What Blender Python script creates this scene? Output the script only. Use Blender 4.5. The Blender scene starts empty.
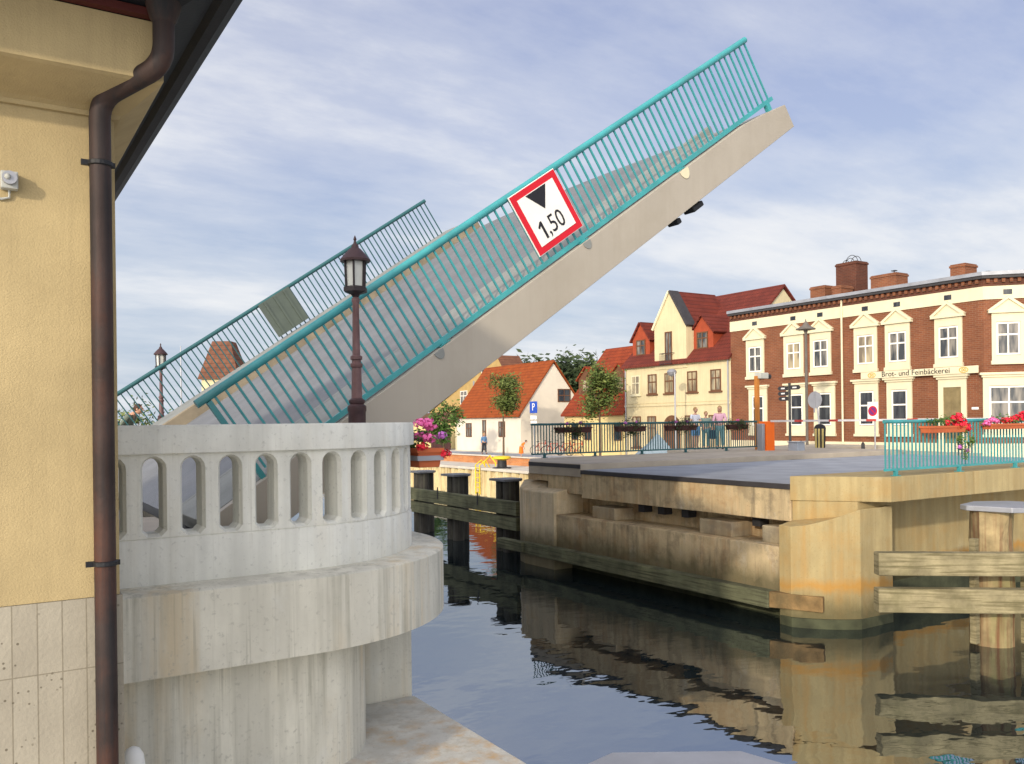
import bpy, bmesh, math, random
from mathutils import Vector, Matrix
random.seed(7)
R=math.radians
sc=bpy.context.scene
col=sc.collection
# ------------------------------------------------------------------ frame
# world x runs along the bridge (near bank -> town), y along the river, z up; z = 0 is the pavement
PH=R(32.1); ROLL=R(.7); F=863.; H0=422.5; EYE=1.1
sP,cP=math.sin(PH),math.cos(PH)
def ray(px,py):
    u=(px-512)/F; v=(H0-py)/F
    u,v=u*math.cos(ROLL)+v*math.sin(ROLL), -u*math.sin(ROLL)+v*math.cos(ROLL)
    return Vector((cP*u+sP, -sP*u+cP, v))
O=Vector((0,0,EYE))
def on_x(px,py,x): d=ray(px,py); return O+d*(x/d.x)
def on_y(px,py,y): d=ray(px,py); return O+d*(y/d.y)
def on_z(px,py,z): d=ray(px,py); return O+d*((z-EYE)/d.z)
def at(px,py,Y): return O+ray(px,py)*Y
def V(*a): return Vector(a)
# ------------------------------------------------------------------ materials
MATS={}
def nodes(name):
    m=bpy.data.materials.new(name); m.use_nodes=True; nt=m.node_tree
    return m,nt,nt.nodes,nt.links,nt.nodes['Principled BSDF']
def c4(c,k=1.): return (min(c[0]*k,1),min(c[1]*k,1),min(c[2]*k,1),1)
def mix(nt,a,b,fac,mode='MIX'):
    n=nt.nodes.new('ShaderNodeMix'); n.data_type='RGBA'; n.blend_type=mode
    for i,v in ((0,fac),(6,a),(7,b)):
        if isinstance(v,bpy.types.NodeSocket): nt.links.new(v,n.inputs[i])
        else: n.inputs[i].default_value=v
    return n.outputs[2]
def noise(nt,vec,scale,detail=4,rough=.55):
    n=nt.nodes.new('ShaderNodeTexNoise'); n.inputs['Scale'].default_value=scale; n.inputs['Detail'].default_value=detail; n.inputs['Roughness'].default_value=rough
    if vec is not None: nt.links.new(vec,n.inputs['Vector'])
    return n.outputs['Fac']
def ramp(nt,fac,stops):
    n=nt.nodes.new('ShaderNodeValToRGB'); el=n.color_ramp.elements
    while len(el)<len(stops): el.new(.5)
    for e,(p,c) in zip(el,stops): e.position=p; e.color=c if len(c)==4 else (*c,1)
    nt.links.new(fac,n.inputs[0]); return n.outputs[0]
def gray(v): return (v,v,v,1)
def mapping(nt,vec,scale=(1,1,1),rot=(0,0,0),loc=(0,0,0)):
    n=nt.nodes.new('ShaderNodeMapping'); n.inputs['Scale'].default_value=scale; n.inputs['Rotation'].default_value=rot; n.inputs['Location'].default_value=loc
    nt.links.new(vec,n.inputs['Vector']); return n.outputs[0]
def coords(nt): return nt.nodes.new('ShaderNodeTexCoord').outputs['Object']
def wpos(nt): return nt.nodes.new('ShaderNodeNewGeometry').outputs['Position']
def bumpn(nt,h,strength,dist=.02):
    n=nt.nodes.new('ShaderNodeBump'); n.inputs['Strength'].default_value=strength; n.inputs['Distance'].default_value=dist
    nt.links.new(h,n.inputs['Height']); return n.outputs[0]
def M(name,c,rough=.8,var=.15,scale=2.5,bump=.25,bscale=60,streak=None,sfac=.6,metal=0.,spec=.3,blot=None,bfac=.5,bdist=.01,grain=None):
    """plain surface: base colour with soft variation, optional vertical streaks and blots"""
    m,nt,N,L,B=nodes(name); co=coords(nt)
    f=noise(nt,co,scale,5)
    cc=mix(nt,c4(c,1-var),c4(c,1+var),ramp(nt,f,((.3,gray(0)),(.7,gray(1)))))
    if blot:
        b=noise(nt,mapping(nt,co,(1,1,.7),loc=(3,5,2)),1.1,6,.65)
        cc=mix(nt,cc,c4(blot),ramp(nt,b,((.5,gray(0)),(.68,gray(bfac)))))
    if streak:
        s=noise(nt,mapping(nt,co,(11,11,.45)),1.,4,.6)
        cc=mix(nt,cc,c4(streak),ramp(nt,s,((.46,gray(0)),(.68,gray(sfac)))))
    if grain:
        gr=noise(nt,mapping(nt,co,(.9,.9,26)),1.,5,.65)
        cc=mix(nt,cc,c4(grain),ramp(nt,gr,((.48,gray(0)),(.62,gray(.8)))))
    L.new(cc,B.inputs['Base Color'])
    B.inputs['Roughness'].default_value=rough; B.inputs['Metallic'].default_value=metal; B.inputs['Specular IOR Level'].default_value=spec
    if bump: L.new(bumpn(nt,noise(nt,co,bscale,3),bump,bdist),B.inputs['Normal'])
    MATS[name]=m; return m
def MS(name,c,dark,rust,pale,rough=.87,damp=None,band=None,amt=1.,hairk=.55,ds=13,blotch=0.):
    """weathered board-marked concrete: broken drip streaks, rust blooms, pale lime patches; damp = height of an algal tide line"""
    m,nt,N,L,B=nodes(name); co=wpos(nt)
    def hs(sx,sz,loc=0): return mapping(nt,co,(sx,sx,sz),loc=(loc,loc*.7,loc*.3))
    big=noise(nt,hs(.8,.6,3),1.,6,.65); mid=noise(nt,hs(2.6,1.6,7),1.,6,.6); fine=noise(nt,hs(30,30,1),1.,4,.6); hair=noise(nt,hs(38,.7,17),1.,4,.6)
    board=noise(nt,hs(7.,.06,5),1.,2,.4); drip=noise(nt,hs(ds,.5,2),1.,5,.65); drip2=noise(nt,hs(5,.28,11),1.,5,.6)
    cc=mix(nt,c4(c,.86),c4(c,1.14),ramp(nt,mid,((.3,gray(0)),(.7,gray(1)))))
    cc=mix(nt,cc,c4(c,.78),ramp(nt,board,((.42,gray(0)),(.62,gray(.55)))))
    cc=mix(nt,cc,c4(pale),ramp(nt,noise(nt,hs(1.7,.9,23),1.,6,.7),((.56,gray(0)),(.72,gray(.65)))))
    cc=mix(nt,cc,c4(rust),mix(nt,(0,0,0,1),ramp(nt,drip2,((.46,gray(0)),(.64,gray(.9*amt)))),ramp(nt,big,((.45,gray(0)),(.6,gray(1))))))
    cc=mix(nt,cc,c4(dark),mix(nt,(0,0,0,1),ramp(nt,drip,((.48,gray(0)),(.66,gray(.95*amt)))),ramp(nt,noise(nt,hs(.9,.5,31),1.,5,.65),((.42,gray(.12)),(.6,gray(1))))))
    cc=mix(nt,cc,c4(dark),mix(nt,(0,0,0,1),ramp(nt,hair,((.56,gray(0)),(.68,gray(hairk)))),ramp(nt,mid,((.4,gray(.2)),(.65,gray(1))))))
    cc=mix(nt,cc,c4(c,.55),ramp(nt,fine,((.585,gray(0)),(.72,gray(.55)))))
    if blotch:
        bl=noise(nt,hs(1.5,1.9,41),1.,8,.72); b2=noise(nt,hs(.7,1.1,53),1.,7,.7)
        cc=mix(nt,cc,c4(dark,1.5),ramp(nt,bl,((.50,gray(0)),(.62,gray(blotch)))))
        cc=mix(nt,cc,c4(rust),ramp(nt,b2,((.53,gray(0)),(.64,gray(blotch*.9)))))
    if damp is not None:
        z=N.new('ShaderNodeSeparateXYZ'); L.new(co,z.inputs[0])
        q=N.new('ShaderNodeMath'); q.operation='MULTIPLY_ADD'; L.new(mid,q.inputs[0]); q.inputs[1].default_value=-.7; L.new(z.outputs[2],q.inputs[2])
        if band:
            w_=mathn(nt,'DIVIDE',mathn(nt,'ABSOLUTE',mathn(nt,'SUBTRACT',mathn(nt,'MULTIPLY_ADD_',mid,z.outputs[2]),band[0]),0.),band[1])
            cc=mix(nt,cc,(.43,.21,.035,1),ramp(nt,mathn(nt,'ADD',w_,mathn(nt,'MULTIPLY',drip2,.9)),((.5,gray(.7)),(1.2,gray(0)))))
        cc=mix(nt,cc,(.075,.07,.035,1),ramp(nt,mathn(nt,'SUBTRACT',q.outputs[0],damp-.35),((.0,gray(.8)),(.5,gray(0)))))
    L.new(cc,B.inputs['Base Color']); B.inputs['Roughness'].default_value=rough; B.inputs['Specular IOR Level'].default_value=.25
    h=mix(nt,fine,board,.35)
    L.new(bumpn(nt,h,.45,.012),B.inputs['Normal']); MATS[name]=m
def mathn(nt,op,a,b):
    n=nt.nodes.new('ShaderNodeMath')
    if op=='MULTIPLY_ADD_':
        n.operation='MULTIPLY_ADD'; nt.links.new(a,n.inputs[0]); n.inputs[1].default_value=-.35; nt.links.new(b,n.inputs[2]); return n.outputs[0]
    n.operation=op
    for i,v in enumerate((a,b)):
        if isinstance(v,bpy.types.NodeSocket): nt.links.new(v,n.inputs[i])
        else: n.inputs[i].default_value=v
    return n.outputs[0]
def brick_coords(nt):
    co=wpos(nt); s=nt.nodes.new('ShaderNodeSeparateXYZ'); nt.links.new(co,s.inputs[0])
    a=nt.nodes.new('ShaderNodeMath'); a.operation='SUBTRACT'; nt.links.new(s.outputs[0],a.inputs[0]); nt.links.new(s.outputs[1],a.inputs[1])
    k=nt.nodes.new('ShaderNodeCombineXYZ'); nt.links.new(a.outputs[0],k.inputs[0]); nt.links.new(s.outputs[2],k.inputs[1])
    return k.outputs[0],co
def MB_(name,c1,c2,mort,bw,rh,ms,off=.5,rough=.85,var=.25,bump=.4,pores=False,zoff=0.):
    m,nt,N,L,B=nodes(name); v,co=brick_coords(nt); v=mapping(nt,v,loc=(0,zoff,0))
    t=N.new('ShaderNodeTexBrick'); L.new(v,t.inputs['Vector']); t.offset=off
    t.inputs['Color1'].default_value=c4(c1); t.inputs['Color2'].default_value=c4(c2); t.inputs['Mortar'].default_value=c4(mort)
    t.inputs['Scale'].default_value=1; t.inputs['Mortar Size'].default_value=ms; t.inputs['Brick Width'].default_value=bw; t.inputs['Row Height'].default_value=rh
    t.inputs['Mortar Smooth'].default_value=.3
    f=noise(nt,co,1.3,6,.65)
    cc=mix(nt,t.outputs['Color'],ramp(nt,f,((.3,gray(1-var)),(.72,gray(1+var*.3)))),1.,'MULTIPLY')
    h=t.outputs['Fac']
    if pores:
        vo=N.new('ShaderNodeTexVoronoi'); vo.inputs['Scale'].default_value=26; L.new(co,vo.inputs['Vector'])
        msk=noise(nt,co,5.5,3); 
        p=ramp(nt,vo.outputs['Distance'],((.13,gray(.8)),(.19,gray(0))))
        mm=ramp(nt,msk,((.42,gray(0)),(.50,gray(1))))
        cc=mix(nt,cc,(.10,.085,.06,1),mix(nt,p,mm,1.,'MULTIPLY'))
    L.new(cc,B.inputs['Base Color']); B.inputs['Roughness'].default_value=rough; B.inputs['Specular IOR Level'].default_value=.2
    L.new(bumpn(nt,noise(nt,co,45,3),bump,.008),B.inputs['Normal'])
    MATS[name]=m; return m

M('stucco',(.42,.33,.175),.9,.16,1.6,.5,120,bdist=.006,blot=(.35,.27,.14),bfac=.65,streak=(.32,.25,.135),sfac=.35)
MB_('plinth_concrete',(.325,.295,.235),(.365,.335,.27),(.23,.205,.155),.105,.83,.0035,0.,pores=True,var=.2,zoff=.07)
M('copper',(.045,.03,.027),.6,.4,3,.2,40,metal=.1,spec=.2,streak=(.018,.022,.026),sfac=.85,blot=(.12,.04,.02),bfac=.85)
M('red_board',(.075,.014,.011),.7)
M('dark_metal',(.012,.013,.016),.5,.2,3,.1)
M('roof_dark',(.03,.022,.02),.8)
MS('balustrade_concrete',(.71,.71,.645),(.47,.455,.39),(.60,.51,.35),(.72,.73,.70),amt=.3)
MS('ledge_concrete',(.65,.63,.54),(.29,.28,.22),(.58,.46,.28),(.68,.68,.63),amt=.7)
MS('slab_concrete',(.56,.55,.50),(.45,.42,.35),(.50,.33,.16),(.60,.59,.54))
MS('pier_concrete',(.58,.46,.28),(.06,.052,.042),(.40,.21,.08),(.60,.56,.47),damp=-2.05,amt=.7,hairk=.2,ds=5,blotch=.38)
MS('pier_yellow',(.385,.31,.16),(.24,.17,.075),(.40,.22,.06),(.43,.365,.225),damp=-2.55,band=(-2.2,.28),amt=.5,hairk=.25,ds=7,blotch=.25)
MS('deck_edge',(.40,.335,.225),(.13,.11,.085),(.34,.22,.11),(.46,.41,.31),amt=.6,hairk=.2,ds=6,blotch=.5)
M('edge_steel',(.045,.042,.045),.6)
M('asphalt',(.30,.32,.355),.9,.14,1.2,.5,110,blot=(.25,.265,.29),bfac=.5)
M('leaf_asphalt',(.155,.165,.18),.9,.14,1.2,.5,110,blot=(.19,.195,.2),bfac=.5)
M('paving',(.40,.35,.28),.9,.12,1.5,.3,60)
M('light_paving',(.55,.50,.42),.9,.1,1.2,.2,40)
MB_('orange_brick',(.58,.225,.075),(.48,.17,.06),(.45,.3,.18),.24,.08,.01)
M('earth',(.22,.2,.14),.95)
M('girder_paint',(.37,.335,.28),.55,.05,1.0,.05,30,blot=(.32,.285,.23),bfac=.6,streak=(.29,.255,.20),sfac=.15)
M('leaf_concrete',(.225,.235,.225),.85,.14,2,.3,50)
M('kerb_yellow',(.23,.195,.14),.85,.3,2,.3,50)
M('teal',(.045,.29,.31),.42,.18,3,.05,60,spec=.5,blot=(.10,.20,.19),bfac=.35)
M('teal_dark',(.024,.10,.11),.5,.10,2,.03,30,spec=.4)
M('sign_red',(.55,.012,.025),.45,.05,3,0)
M('sign_white',(.78,.77,.72),.45,.04,3,0)
M('sign_black',(.015,.015,.02),.5,.05,3,0)
M('sign_blue',(.02,.07,.4),.5,.05,3,0)
M('sign_back',(.11,.135,.115),.5,.1,3,0,metal=.2)
M('lamp_paint',(.055,.03,.032),.5,.3,6,.1,40)
M('lamp_post_paint',(.15,.085,.085),.5,.3,6,.1,40,blot=(.10,.05,.05),bfac=.6)
M('lamp_dark',(.03,.022,.024),.45,.2,6,.1,40)
M('zinc',(.32,.33,.36),.45,.15,2,.1,20,metal=.4)
M('timber_dark',(.045,.042,.036),.85,.4,2,.6,25,streak=(.12,.12,.09),sfac=.6)
M('timber_green',(.115,.12,.07),.9,.35,2,.6,25,blot=(.22,.22,.12),bfac=.6,grain=(.05,.05,.03))
M('timber_sun',(.25,.215,.125),.9,.35,3,.9,22,blot=(.12,.11,.05),bfac=.7,grain=(.10,.085,.04))
M('timber_pile',(.29,.225,.12),.9,.4,3,.9,16,streak=(.15,.06,.03),sfac=.85,blot=(.24,.24,.10),bfac=.7)
MB_('brick_red',(.225,.078,.034),(.17,.056,.027),(.22,.125,.08),.26,.085,.012,var=.25)
MB_('brick_dark',(.12,.038,.022),(.09,.03,.02),(.12,.07,.05),.26,.085,.012)
M('cream',(.64,.585,.41),.85,.06,1.5,.1,30,streak=(.60,.53,.36),sfac=.35)
M('cream_wall',(.58,.50,.31),.88,.07,1.2,.2,40,streak=(.45,.38,.24),sfac=.4)
M('white_wall',(.68,.62,.52),.88,.06,1.2,.2,40)
M('yellow_wall',(.64,.51,.24),.88,.06,1.2,.2,40)
M('ochre_wall',(.40,.28,.11),.88,.12,1.2,.2,40)
M('plinth_pale',(.66,.58,.40),.88,.12,1.2,.2,40)
def roofmat(name,c,c2):
    m,nt,N,L,B=nodes(name); co=wpos(nt)
    w=N.new('ShaderNodeTexWave'); w.bands_direction='Z'; w.inputs['Scale'].default_value=1.25; w.inputs['Distortion'].default_value=.6; L.new(co,w.inputs['Vector'])
    w2=N.new('ShaderNodeTexWave'); w2.bands_direction='Y'; w2.inputs['Scale'].default_value=1.5; L.new(co,w2.inputs['Vector'])
    cc=mix(nt,c4(c),c4(c2),ramp(nt,noise(nt,co,1.6,6,.7),((.35,gray(0)),(.7,gray(1)))))
    cc=mix(nt,cc,c4(c2,.55),ramp(nt,w.outputs['Fac'],((.0,gray(.55)),(.22,gray(0)))))
    L.new(cc,B.inputs['Base Color']); B.inputs['Roughness'].default_value=.8; B.inputs['Specular IOR Level'].default_value=.2
    L.new(bumpn(nt,w2.outputs['Fac'],.5,.05),B.inputs['Normal']); MATS[name]=m
roofmat('roof_orange',(.30,.07,.014),(.20,.043,.010))
roofmat('roof_mid',(.27,.05,.016),(.17,.03,.012))
roofmat('roof_red',(.165,.034,.022),(.10,.022,.016))
roofmat('roof_brown',(.19,.085,.05),(.125,.055,.036))
M('dormer_red',(.30,.055,.022),.8)
M('wood_brown',(.13,.06,.03),.7)
M('frame_white',(.8,.78,.7),.6,.03,3,0)
def panemat(name,c,curtain):
    m,nt,N,L,B=nodes(name); co=wpos(nt)
    f=noise(nt,mapping(nt,co,(3.,3.,.6)),1.,3)
    L.new(mix(nt,c4(c),c4(curtain),ramp(nt,f,((.42,gray(0)),(.6,gray(1))))),B.inputs['Base Color'])
    B.inputs['Roughness'].default_value=.12; B.inputs['Specular IOR Level'].default_value=.6; MATS[name]=m
panemat('pane',(.035,.04,.045),(.22,.2,.17)); panemat('pane_curtain',(.16,.13,.09),(.42,.35,.22)); panemat('pane_dark',(.014,.016,.022),(.05,.055,.06))
M('lantern_glass',(.55,.56,.52),.25,.1,4,0,spec=.6)
M('orange_paint',(.85,.155,.012),.5,.06,2,0)
M('orange_post',(.42,.16,.03),.5,.1,2,0)
M('grey_box',(.32,.36,.42),.5,.1,2,0)
M('boom_white',(.62,.6,.6),.5); M('boom_red',(.5,.06,.05),.5)
M('yellow_paint',(.75,.52,.03),.5,.1,3,0)
M('gold',(.55,.36,.05),.4,.1,3,0)
M('iron',(.03,.03,.033),.55,.2,4,.1)
M('terracotta',(.48,.12,.045),.75,.1,3,.1)
M('planter_brown',(.055,.02,.018),.7)
M('petal_red',(.72,.02,.045),.6,.3,9,0); M('petal_pink',(.90,.16,.42),.6,.3,9,0); M('petal_lilac',(.5,.15,.5),.6,.3,9,0)
def leafmat(name,c,c2):
    m,nt,N,L,B=nodes(name); co=coords(nt)
    L.new(mix(nt,c4(c),c4(c2),ramp(nt,noise(nt,co,2.2,4),((.35,gray(0)),(.65,gray(1))))),B.inputs['Base Color'])
    B.inputs['Roughness'].default_value=.6; B.inputs['Specular IOR Level'].default_value=.2
    B.inputs['Subsurface Weight'].default_value=0; MATS[name]=m
leafmat('leaf_mid',(.05,.085,.02),(.16,.19,.05)); leafmat('leaf_dark',(.025,.045,.018),(.055,.075,.03)); leafmat('leaf_fresh',(.045,.10,.018),(.10,.17,.04))
M('bark',(.12,.085,.055),.9,.2,6,.4)
M('rust_sheet',(.62,.53,.30),.8,.15,2,.3,30,streak=(.35,.2,.09),sfac=.7)
M('skin',(.55,.31,.21),.6,.06,5,0); M('hair_blond',(.36,.22,.09),.7,.2,20,0); M('hair_brown',(.06,.032,.022),.7,.2,20,0)
for n,c in (('cloth_white',(.66,.68,.76)),('cloth_blue',(.12,.25,.45)),('cloth_teal',(.16,.30,.32)),('cloth_pink',(.72,.42,.52)),('cloth_sage',(.25,.33,.28)),('cloth_jacket',(.15,.18,.14)),('cloth_dark',(.03,.035,.045)),('cloth_orange',(.7,.17,.02)),('tarp_blue',(.20,.26,.31)),('bag_navy',(.02,.035,.06)),('bike_red',(.42,.06,.03))): M(n,c,.85,.12,8,.1,60)
M('plastic_grey',(.42,.43,.40),.6,.08,5,0)
M('white_paint',(.8,.8,.76),.5,.05,4,0)
MS('nose_concrete',(.66,.55,.37),(.2,.17,.12),(.5,.33,.15),(.68,.61,.48),damp=-2.1,amt=.5,hairk=.2,ds=6,blotch=.35)
M('lamp_grey',(.13,.115,.10),.6,.15,4,0)
M('marker_yellow',(.42,.34,.13),.6,.1,3,0)
M('disc_violet',(.16,.03,.17),.5,.05,3,0)
M('door_brown',(.20,.155,.075),.7,.2,4,.1)
M('cap_dark',(.13,.135,.15),.5,.15,2,.1,20)
M('timber_rust',(.22,.14,.06),.9,.4,4,.8,25,blot=(.10,.08,.04),bfac=.8)
M('algae_shade',(.05,.055,.03),.8,.4,3,.5,25)  # algae on the footing; elsewhere this dark colour stands in for shade
def water():
    m,nt,N,L,B=nodes('water'); co=wpos(nt)
    out=N['Material Output']
    N.remove(B)
    d=N.new('ShaderNodeBsdfDiffuse'); d.inputs[0].default_value=(.010,.016,.018,1)
    g=N.new('ShaderNodeBsdfGlossy'); g.inputs['Color'].default_value=(.90,.95,1,1); g.inputs['Roughness'].default_value=.015
    fr=N.new('ShaderNodeFresnel'); fr.inputs['IOR'].default_value=5.2
    n1=noise(nt,mapping(nt,co,(.55,.55,1),rot=(0,0,R(20))),1.0,2,.5)
    n2=noise(nt,mapping(nt,co,(2.2,3.6,1),rot=(0,0,R(-32))),1.0,2,.4)
    k=N.new('ShaderNodeMath'); k.operation='MULTIPLY_ADD'; k.inputs[1].default_value=.22; L.new(n2,k.inputs[0]); L.new(n1,k.inputs[2])
    b=bumpn(nt,k.outputs[0],.17,.10)
    for s in (g,fr): L.new(b,s.inputs['Normal'])
    mx=N.new('ShaderNodeMixShader'); L.new(fr.outputs[0],mx.inputs[0]); L.new(d.outputs[0],mx.inputs[1]); L.new(g.outputs[0],mx.inputs[2]); L.new(mx.outputs[0],out.inputs[0])
    MATS['water']=m
water()
# ------------------------------------------------------------------ mesh builder
class MB:
    def __init__(s): s.v=[]; s.f=[]
    def add(s,vs,fs):
        o=len(s.v); s.v+= [Vector(p) for p in vs]; s.f+=[[i+o for i in f] for f in fs]; return s
    def box(s,x0,x1,y0,y1,z0,z1): return s.obox(V((x0+x1)/2,(y0+y1)/2,(z0+z1)/2),V((x1-x0)/2,0,0),V(0,(y1-y0)/2,0),V(0,0,(z1-z0)/2))
    def obox(s,c,a,b,d):
        vs=[c+a*i+b*j+d*k for k in(-1,1) for j in(-1,1) for i in(-1,1)]
        return s.add(vs,[[0,2,3,1],[4,5,7,6],[0,1,5,4],[2,6,7,3],[0,4,6,2],[1,3,7,5]])
    def prism(s,poly,z0,z1):
        n=len(poly); zt=z1 if callable(z1) else (lambda x,y:z1)
        vs=[V(x,y,z0) for x,y in poly]+[V(x,y,zt(x,y)) for x,y in poly]
        return s.add(vs,[list(range(n))[::-1],list(range(n,2*n))]+[[i,(i+1)%n,n+(i+1)%n,n+i] for i in range(n)])
    def extr(s,pts,d):
        """planar outline pts extruded by vector d"""
        n=len(pts); vs=[Vector(p) for p in pts]+[Vector(p)+d for p in pts]
        return s.add(vs,[list(range(n))[::-1],list(range(n,2*n))]+[[i,(i+1)%n,n+(i+1)%n,n+i] for i in range(n)])
    def tube(s,pts,r,n=8,caps=True):
        pts=[Vector(p) for p in pts]; rs=r if isinstance(r,(list,tuple)) else [r]*len(pts)
        rings=[]; ref=None
        for i,p in enumerate(pts):
            t=((pts[i]-pts[i-1]).normalized() if i else V(0,0,0))+((pts[i+1]-pts[i]).normalized() if i<len(pts)-1 else V(0,0,0)); t.normalize()
            if ref is None: ref=V(0,0,1) if abs(t.z)<.9 else V(1,0,0)
            u=t.cross(ref).normalized(); w=u.cross(t).normalized(); ref=w
            rings.append([p+(u*math.cos(2*math.pi*k/n)+w*math.sin(2*math.pi*k/n))*rs[i] for k in range(n)])
        vs=[p for r_ in rings for p in r_]; fs=[]
        for i in range(len(pts)-1):
            for k in range(n): fs.append([i*n+k,i*n+(k+1)%n,(i+1)*n+(k+1)%n,(i+1)*n+k])
        if caps: fs+= [list(range(n))[::-1],[(len(pts)-1)*n+k for k in range(n)]]
        return s.add(vs,fs)
    def lathe(s,c,prof,n=16,ph=0.):
        c=Vector(c); vs=[];fs=[]
        for r,z in prof: vs+=[c+V(r*math.cos(ph+2*math.pi*k/n),r*math.sin(ph+2*math.pi*k/n),z) for k in range(n)]
        for i in range(len(prof)-1):
            for k in range(n): fs.append([i*n+k,i*n+(k+1)%n,(i+1)*n+(k+1)%n,(i+1)*n+k])
        fs+=[list(range(n))[::-1],[(len(prof)-1)*n+k for k in range(n)]]
        return s.add(vs,fs)
    def ball(s,c,rx,ry=None,rz=None,n=10):
        ry=ry or rx; rz=rz or rx; c=Vector(c); vs=[];fs=[]; m=n//2+1
        for i in range(1,m):
            t=math.pi*i/m
            vs+=[c+V(rx*math.sin(t)*math.cos(2*math.pi*k/n),ry*math.sin(t)*math.sin(2*math.pi*k/n),-rz*math.cos(t)) for k in range(n)]
        for i in range(m-2):
            for k in range(n): fs.append([i*n+k,i*n+(k+1)%n,(i+1)*n+(k+1)%n,(i+1)*n+k])
        b=len(vs); vs+=[c-V(0,0,rz),c+V(0,0,rz)]
        for k in range(n): fs+=[[b,(k+1)%n,k],[b+1,(m-2)*n+k,(m-2)*n+(k+1)%n]]
        return s.add(vs,fs)
    def torus(s,c,r,t,ax='y',n=18,m=6):
        c=Vector(c); vs=[];fs=[]
        for i in range(n):
            A=2*math.pi*i/n
            for j in range(m):
                Bq=2*math.pi*j/m; q=r+t*math.cos(Bq)
                p={'y':V(q*math.cos(A),t*math.sin(Bq),q*math.sin(A)),'z':V(q*math.cos(A),q*math.sin(A),t*math.sin(Bq)),'x':V(t*math.sin(Bq),q*math.cos(A),q*math.sin(A))}[ax]
                vs.append(c+p)
        for i in range(n):
            for j in range(m): fs.append([i*m+j,((i+1)%n)*m+j,((i+1)%n)*m+(j+1)%m,i*m+(j+1)%m])
        return s.add(vs,fs)
    def build(s,name,mat,parent=None,bevel=0,smooth=False,local=False,seg=2):
        base=V(0,0,0)
        if parent is not None and not local:
            p=parent
            while p is not None: base+=p.location; p=p.parent
        me=bpy.data.meshes.new(name); me.from_pydata([tuple(v-base) for v in s.v],[],s.f)
        bm=bmesh.new(); bm.from_mesh(me); bmesh.ops.recalc_face_normals(bm,faces=bm.faces); bm.to_mesh(me); bm.free()
        me.materials.append(MATS[mat])
        if smooth:
            for p in me.polygons: p.use_smooth=True
        o=bpy.data.objects.new(name,me); col.objects.link(o); o.parent=parent
        if bevel:
            b=o.modifiers.new('bevel','BEVEL'); b.width=bevel; b.segments=seg; b.limit_method='ANGLE'; b.angle_limit=R(40)
        if smooth:
            try: me.set_sharp_from_angle(angle=R(45))
            except Exception: pass
        return o
def tag(o,label,cat,group=None,kind=None):
    if label: o['label']=label
    if cat: o['category']=cat
    if group: o['group']=group
    if kind: o['kind']=kind
    return o
def thing(name,loc,label,cat,group=None,rz=0):
    o=bpy.data.objects.new(name,None); col.objects.link(o); o.location=loc; o.rotation_euler=(0,0,rz); o.empty_display_size=.2
    return tag(o,label,cat,group)
def struct(o): o['kind']='structure'; return o
def kids(o): return [c for c in bpy.data.objects if c.parent==o]
def copy_tree(o,parent=None):
    c=o.copy(); col.objects.link(c); c.parent=parent
    for k in kids(o): copy_tree(k,c)
    return c
def textmesh(mb,txt,size,org,ux,uz,depth,nrm,align='CENTER',sx=1.):
    """lettering laid on a plane: org = centre, ux/uz unit vectors, extruded along nrm"""
    cu=bpy.data.curves.new('lettering','FONT'); cu.body=txt; cu.size=size; cu.align_x=align; cu.align_y='CENTER'; cu.extrude=depth/2; cu.resolution_u=3
    ob=bpy.data.objects.new('lettering_tmp',cu); col.objects.link(ob)
    dg=bpy.context.evaluated_depsgraph_get(); me=bpy.data.meshes.new_from_object(ob.evaluated_get(dg))
    vs=[org+ux*(v.co.x*sx)+uz*v.co.y+nrm*(v.co.z+depth/2) for v in me.vertices]
    mb.add(vs,[list(p.vertices) for p in me.polygons])
    bpy.data.objects.remove(ob); bpy.data.curves.remove(cu); bpy.data.meshes.remove(me)
    return mb
# ------------------------------------------------------------------ water, ground, streets
WL=-2.8
o=MB(); o.add([V(-700,-700,WL),V(700,-700,WL),V(700,700,WL),V(-700,700,WL)],[[0,1,2,3]]); struct(o.build('water','water'))
QX=23.0
struct(MB().prism([(QX+.25,-300),(700,-300),(700,700),(-400,700),(-400,110),(10,100),(QX+.25,84)],-3.4,-1.3).build('ground','light_paving'))
lw=thing('low_wall',(QX+2.8,60,-1.3),'low orange brick wall with pale coping along the quay promenade','wall')
MB().box(QX+2.7,QX+2.95,27,96,-1.31,-.87).build('brickwork','orange_brick',lw); MB().box(QX+2.62,QX+3.03,26.95,96.05,-.868,-.80).build('coping','light_paving',lw,bevel=.015)
struct(MB().box(31.2,35.2,-40,90,-1.30,-1.294).build('street','asphalt'))
# left bank: pavement, sunken road strip, far bank
struct(MB().prism([(-300,9.25),(1.9,9.25),(1.9,11.3),(-300,11.3)],-3.3,0).build('pavement','paving',bevel=.01))
struct(MB().prism([(-300,20.6),(1.9,20.6),(1.9,22.1),(4.8,22.1),(4.8,24),(16,60),(22,100),(-300,100)],-3.3,0).build('pavement','paving'))
struct(MB().box(-300,1.9,11.3,20.6,-3.3,-.16).build('road','asphalt'))
o=MB(); 
o.box(-60,1.9,12.0,12.12,-.16,-.154)
struct(o.build('road_marking','sign_white'))
struct(MB().prism([(-300,4.9),(.3,4.9),(.3,9.25),(-300,9.25)],-3.3,-.01).build('yard','paving'))
# lower landing at the foot of the bastion
lp=tag(MB().prism([(-12,-6),(3.57,-6),(3.57,7.52),(-12,7.52)],-3.4,-1.5).build('quay_landing','slab_concrete',bevel=.015),'pale concrete landing slab with rust stains at the foot of the bastion','quay')
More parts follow.
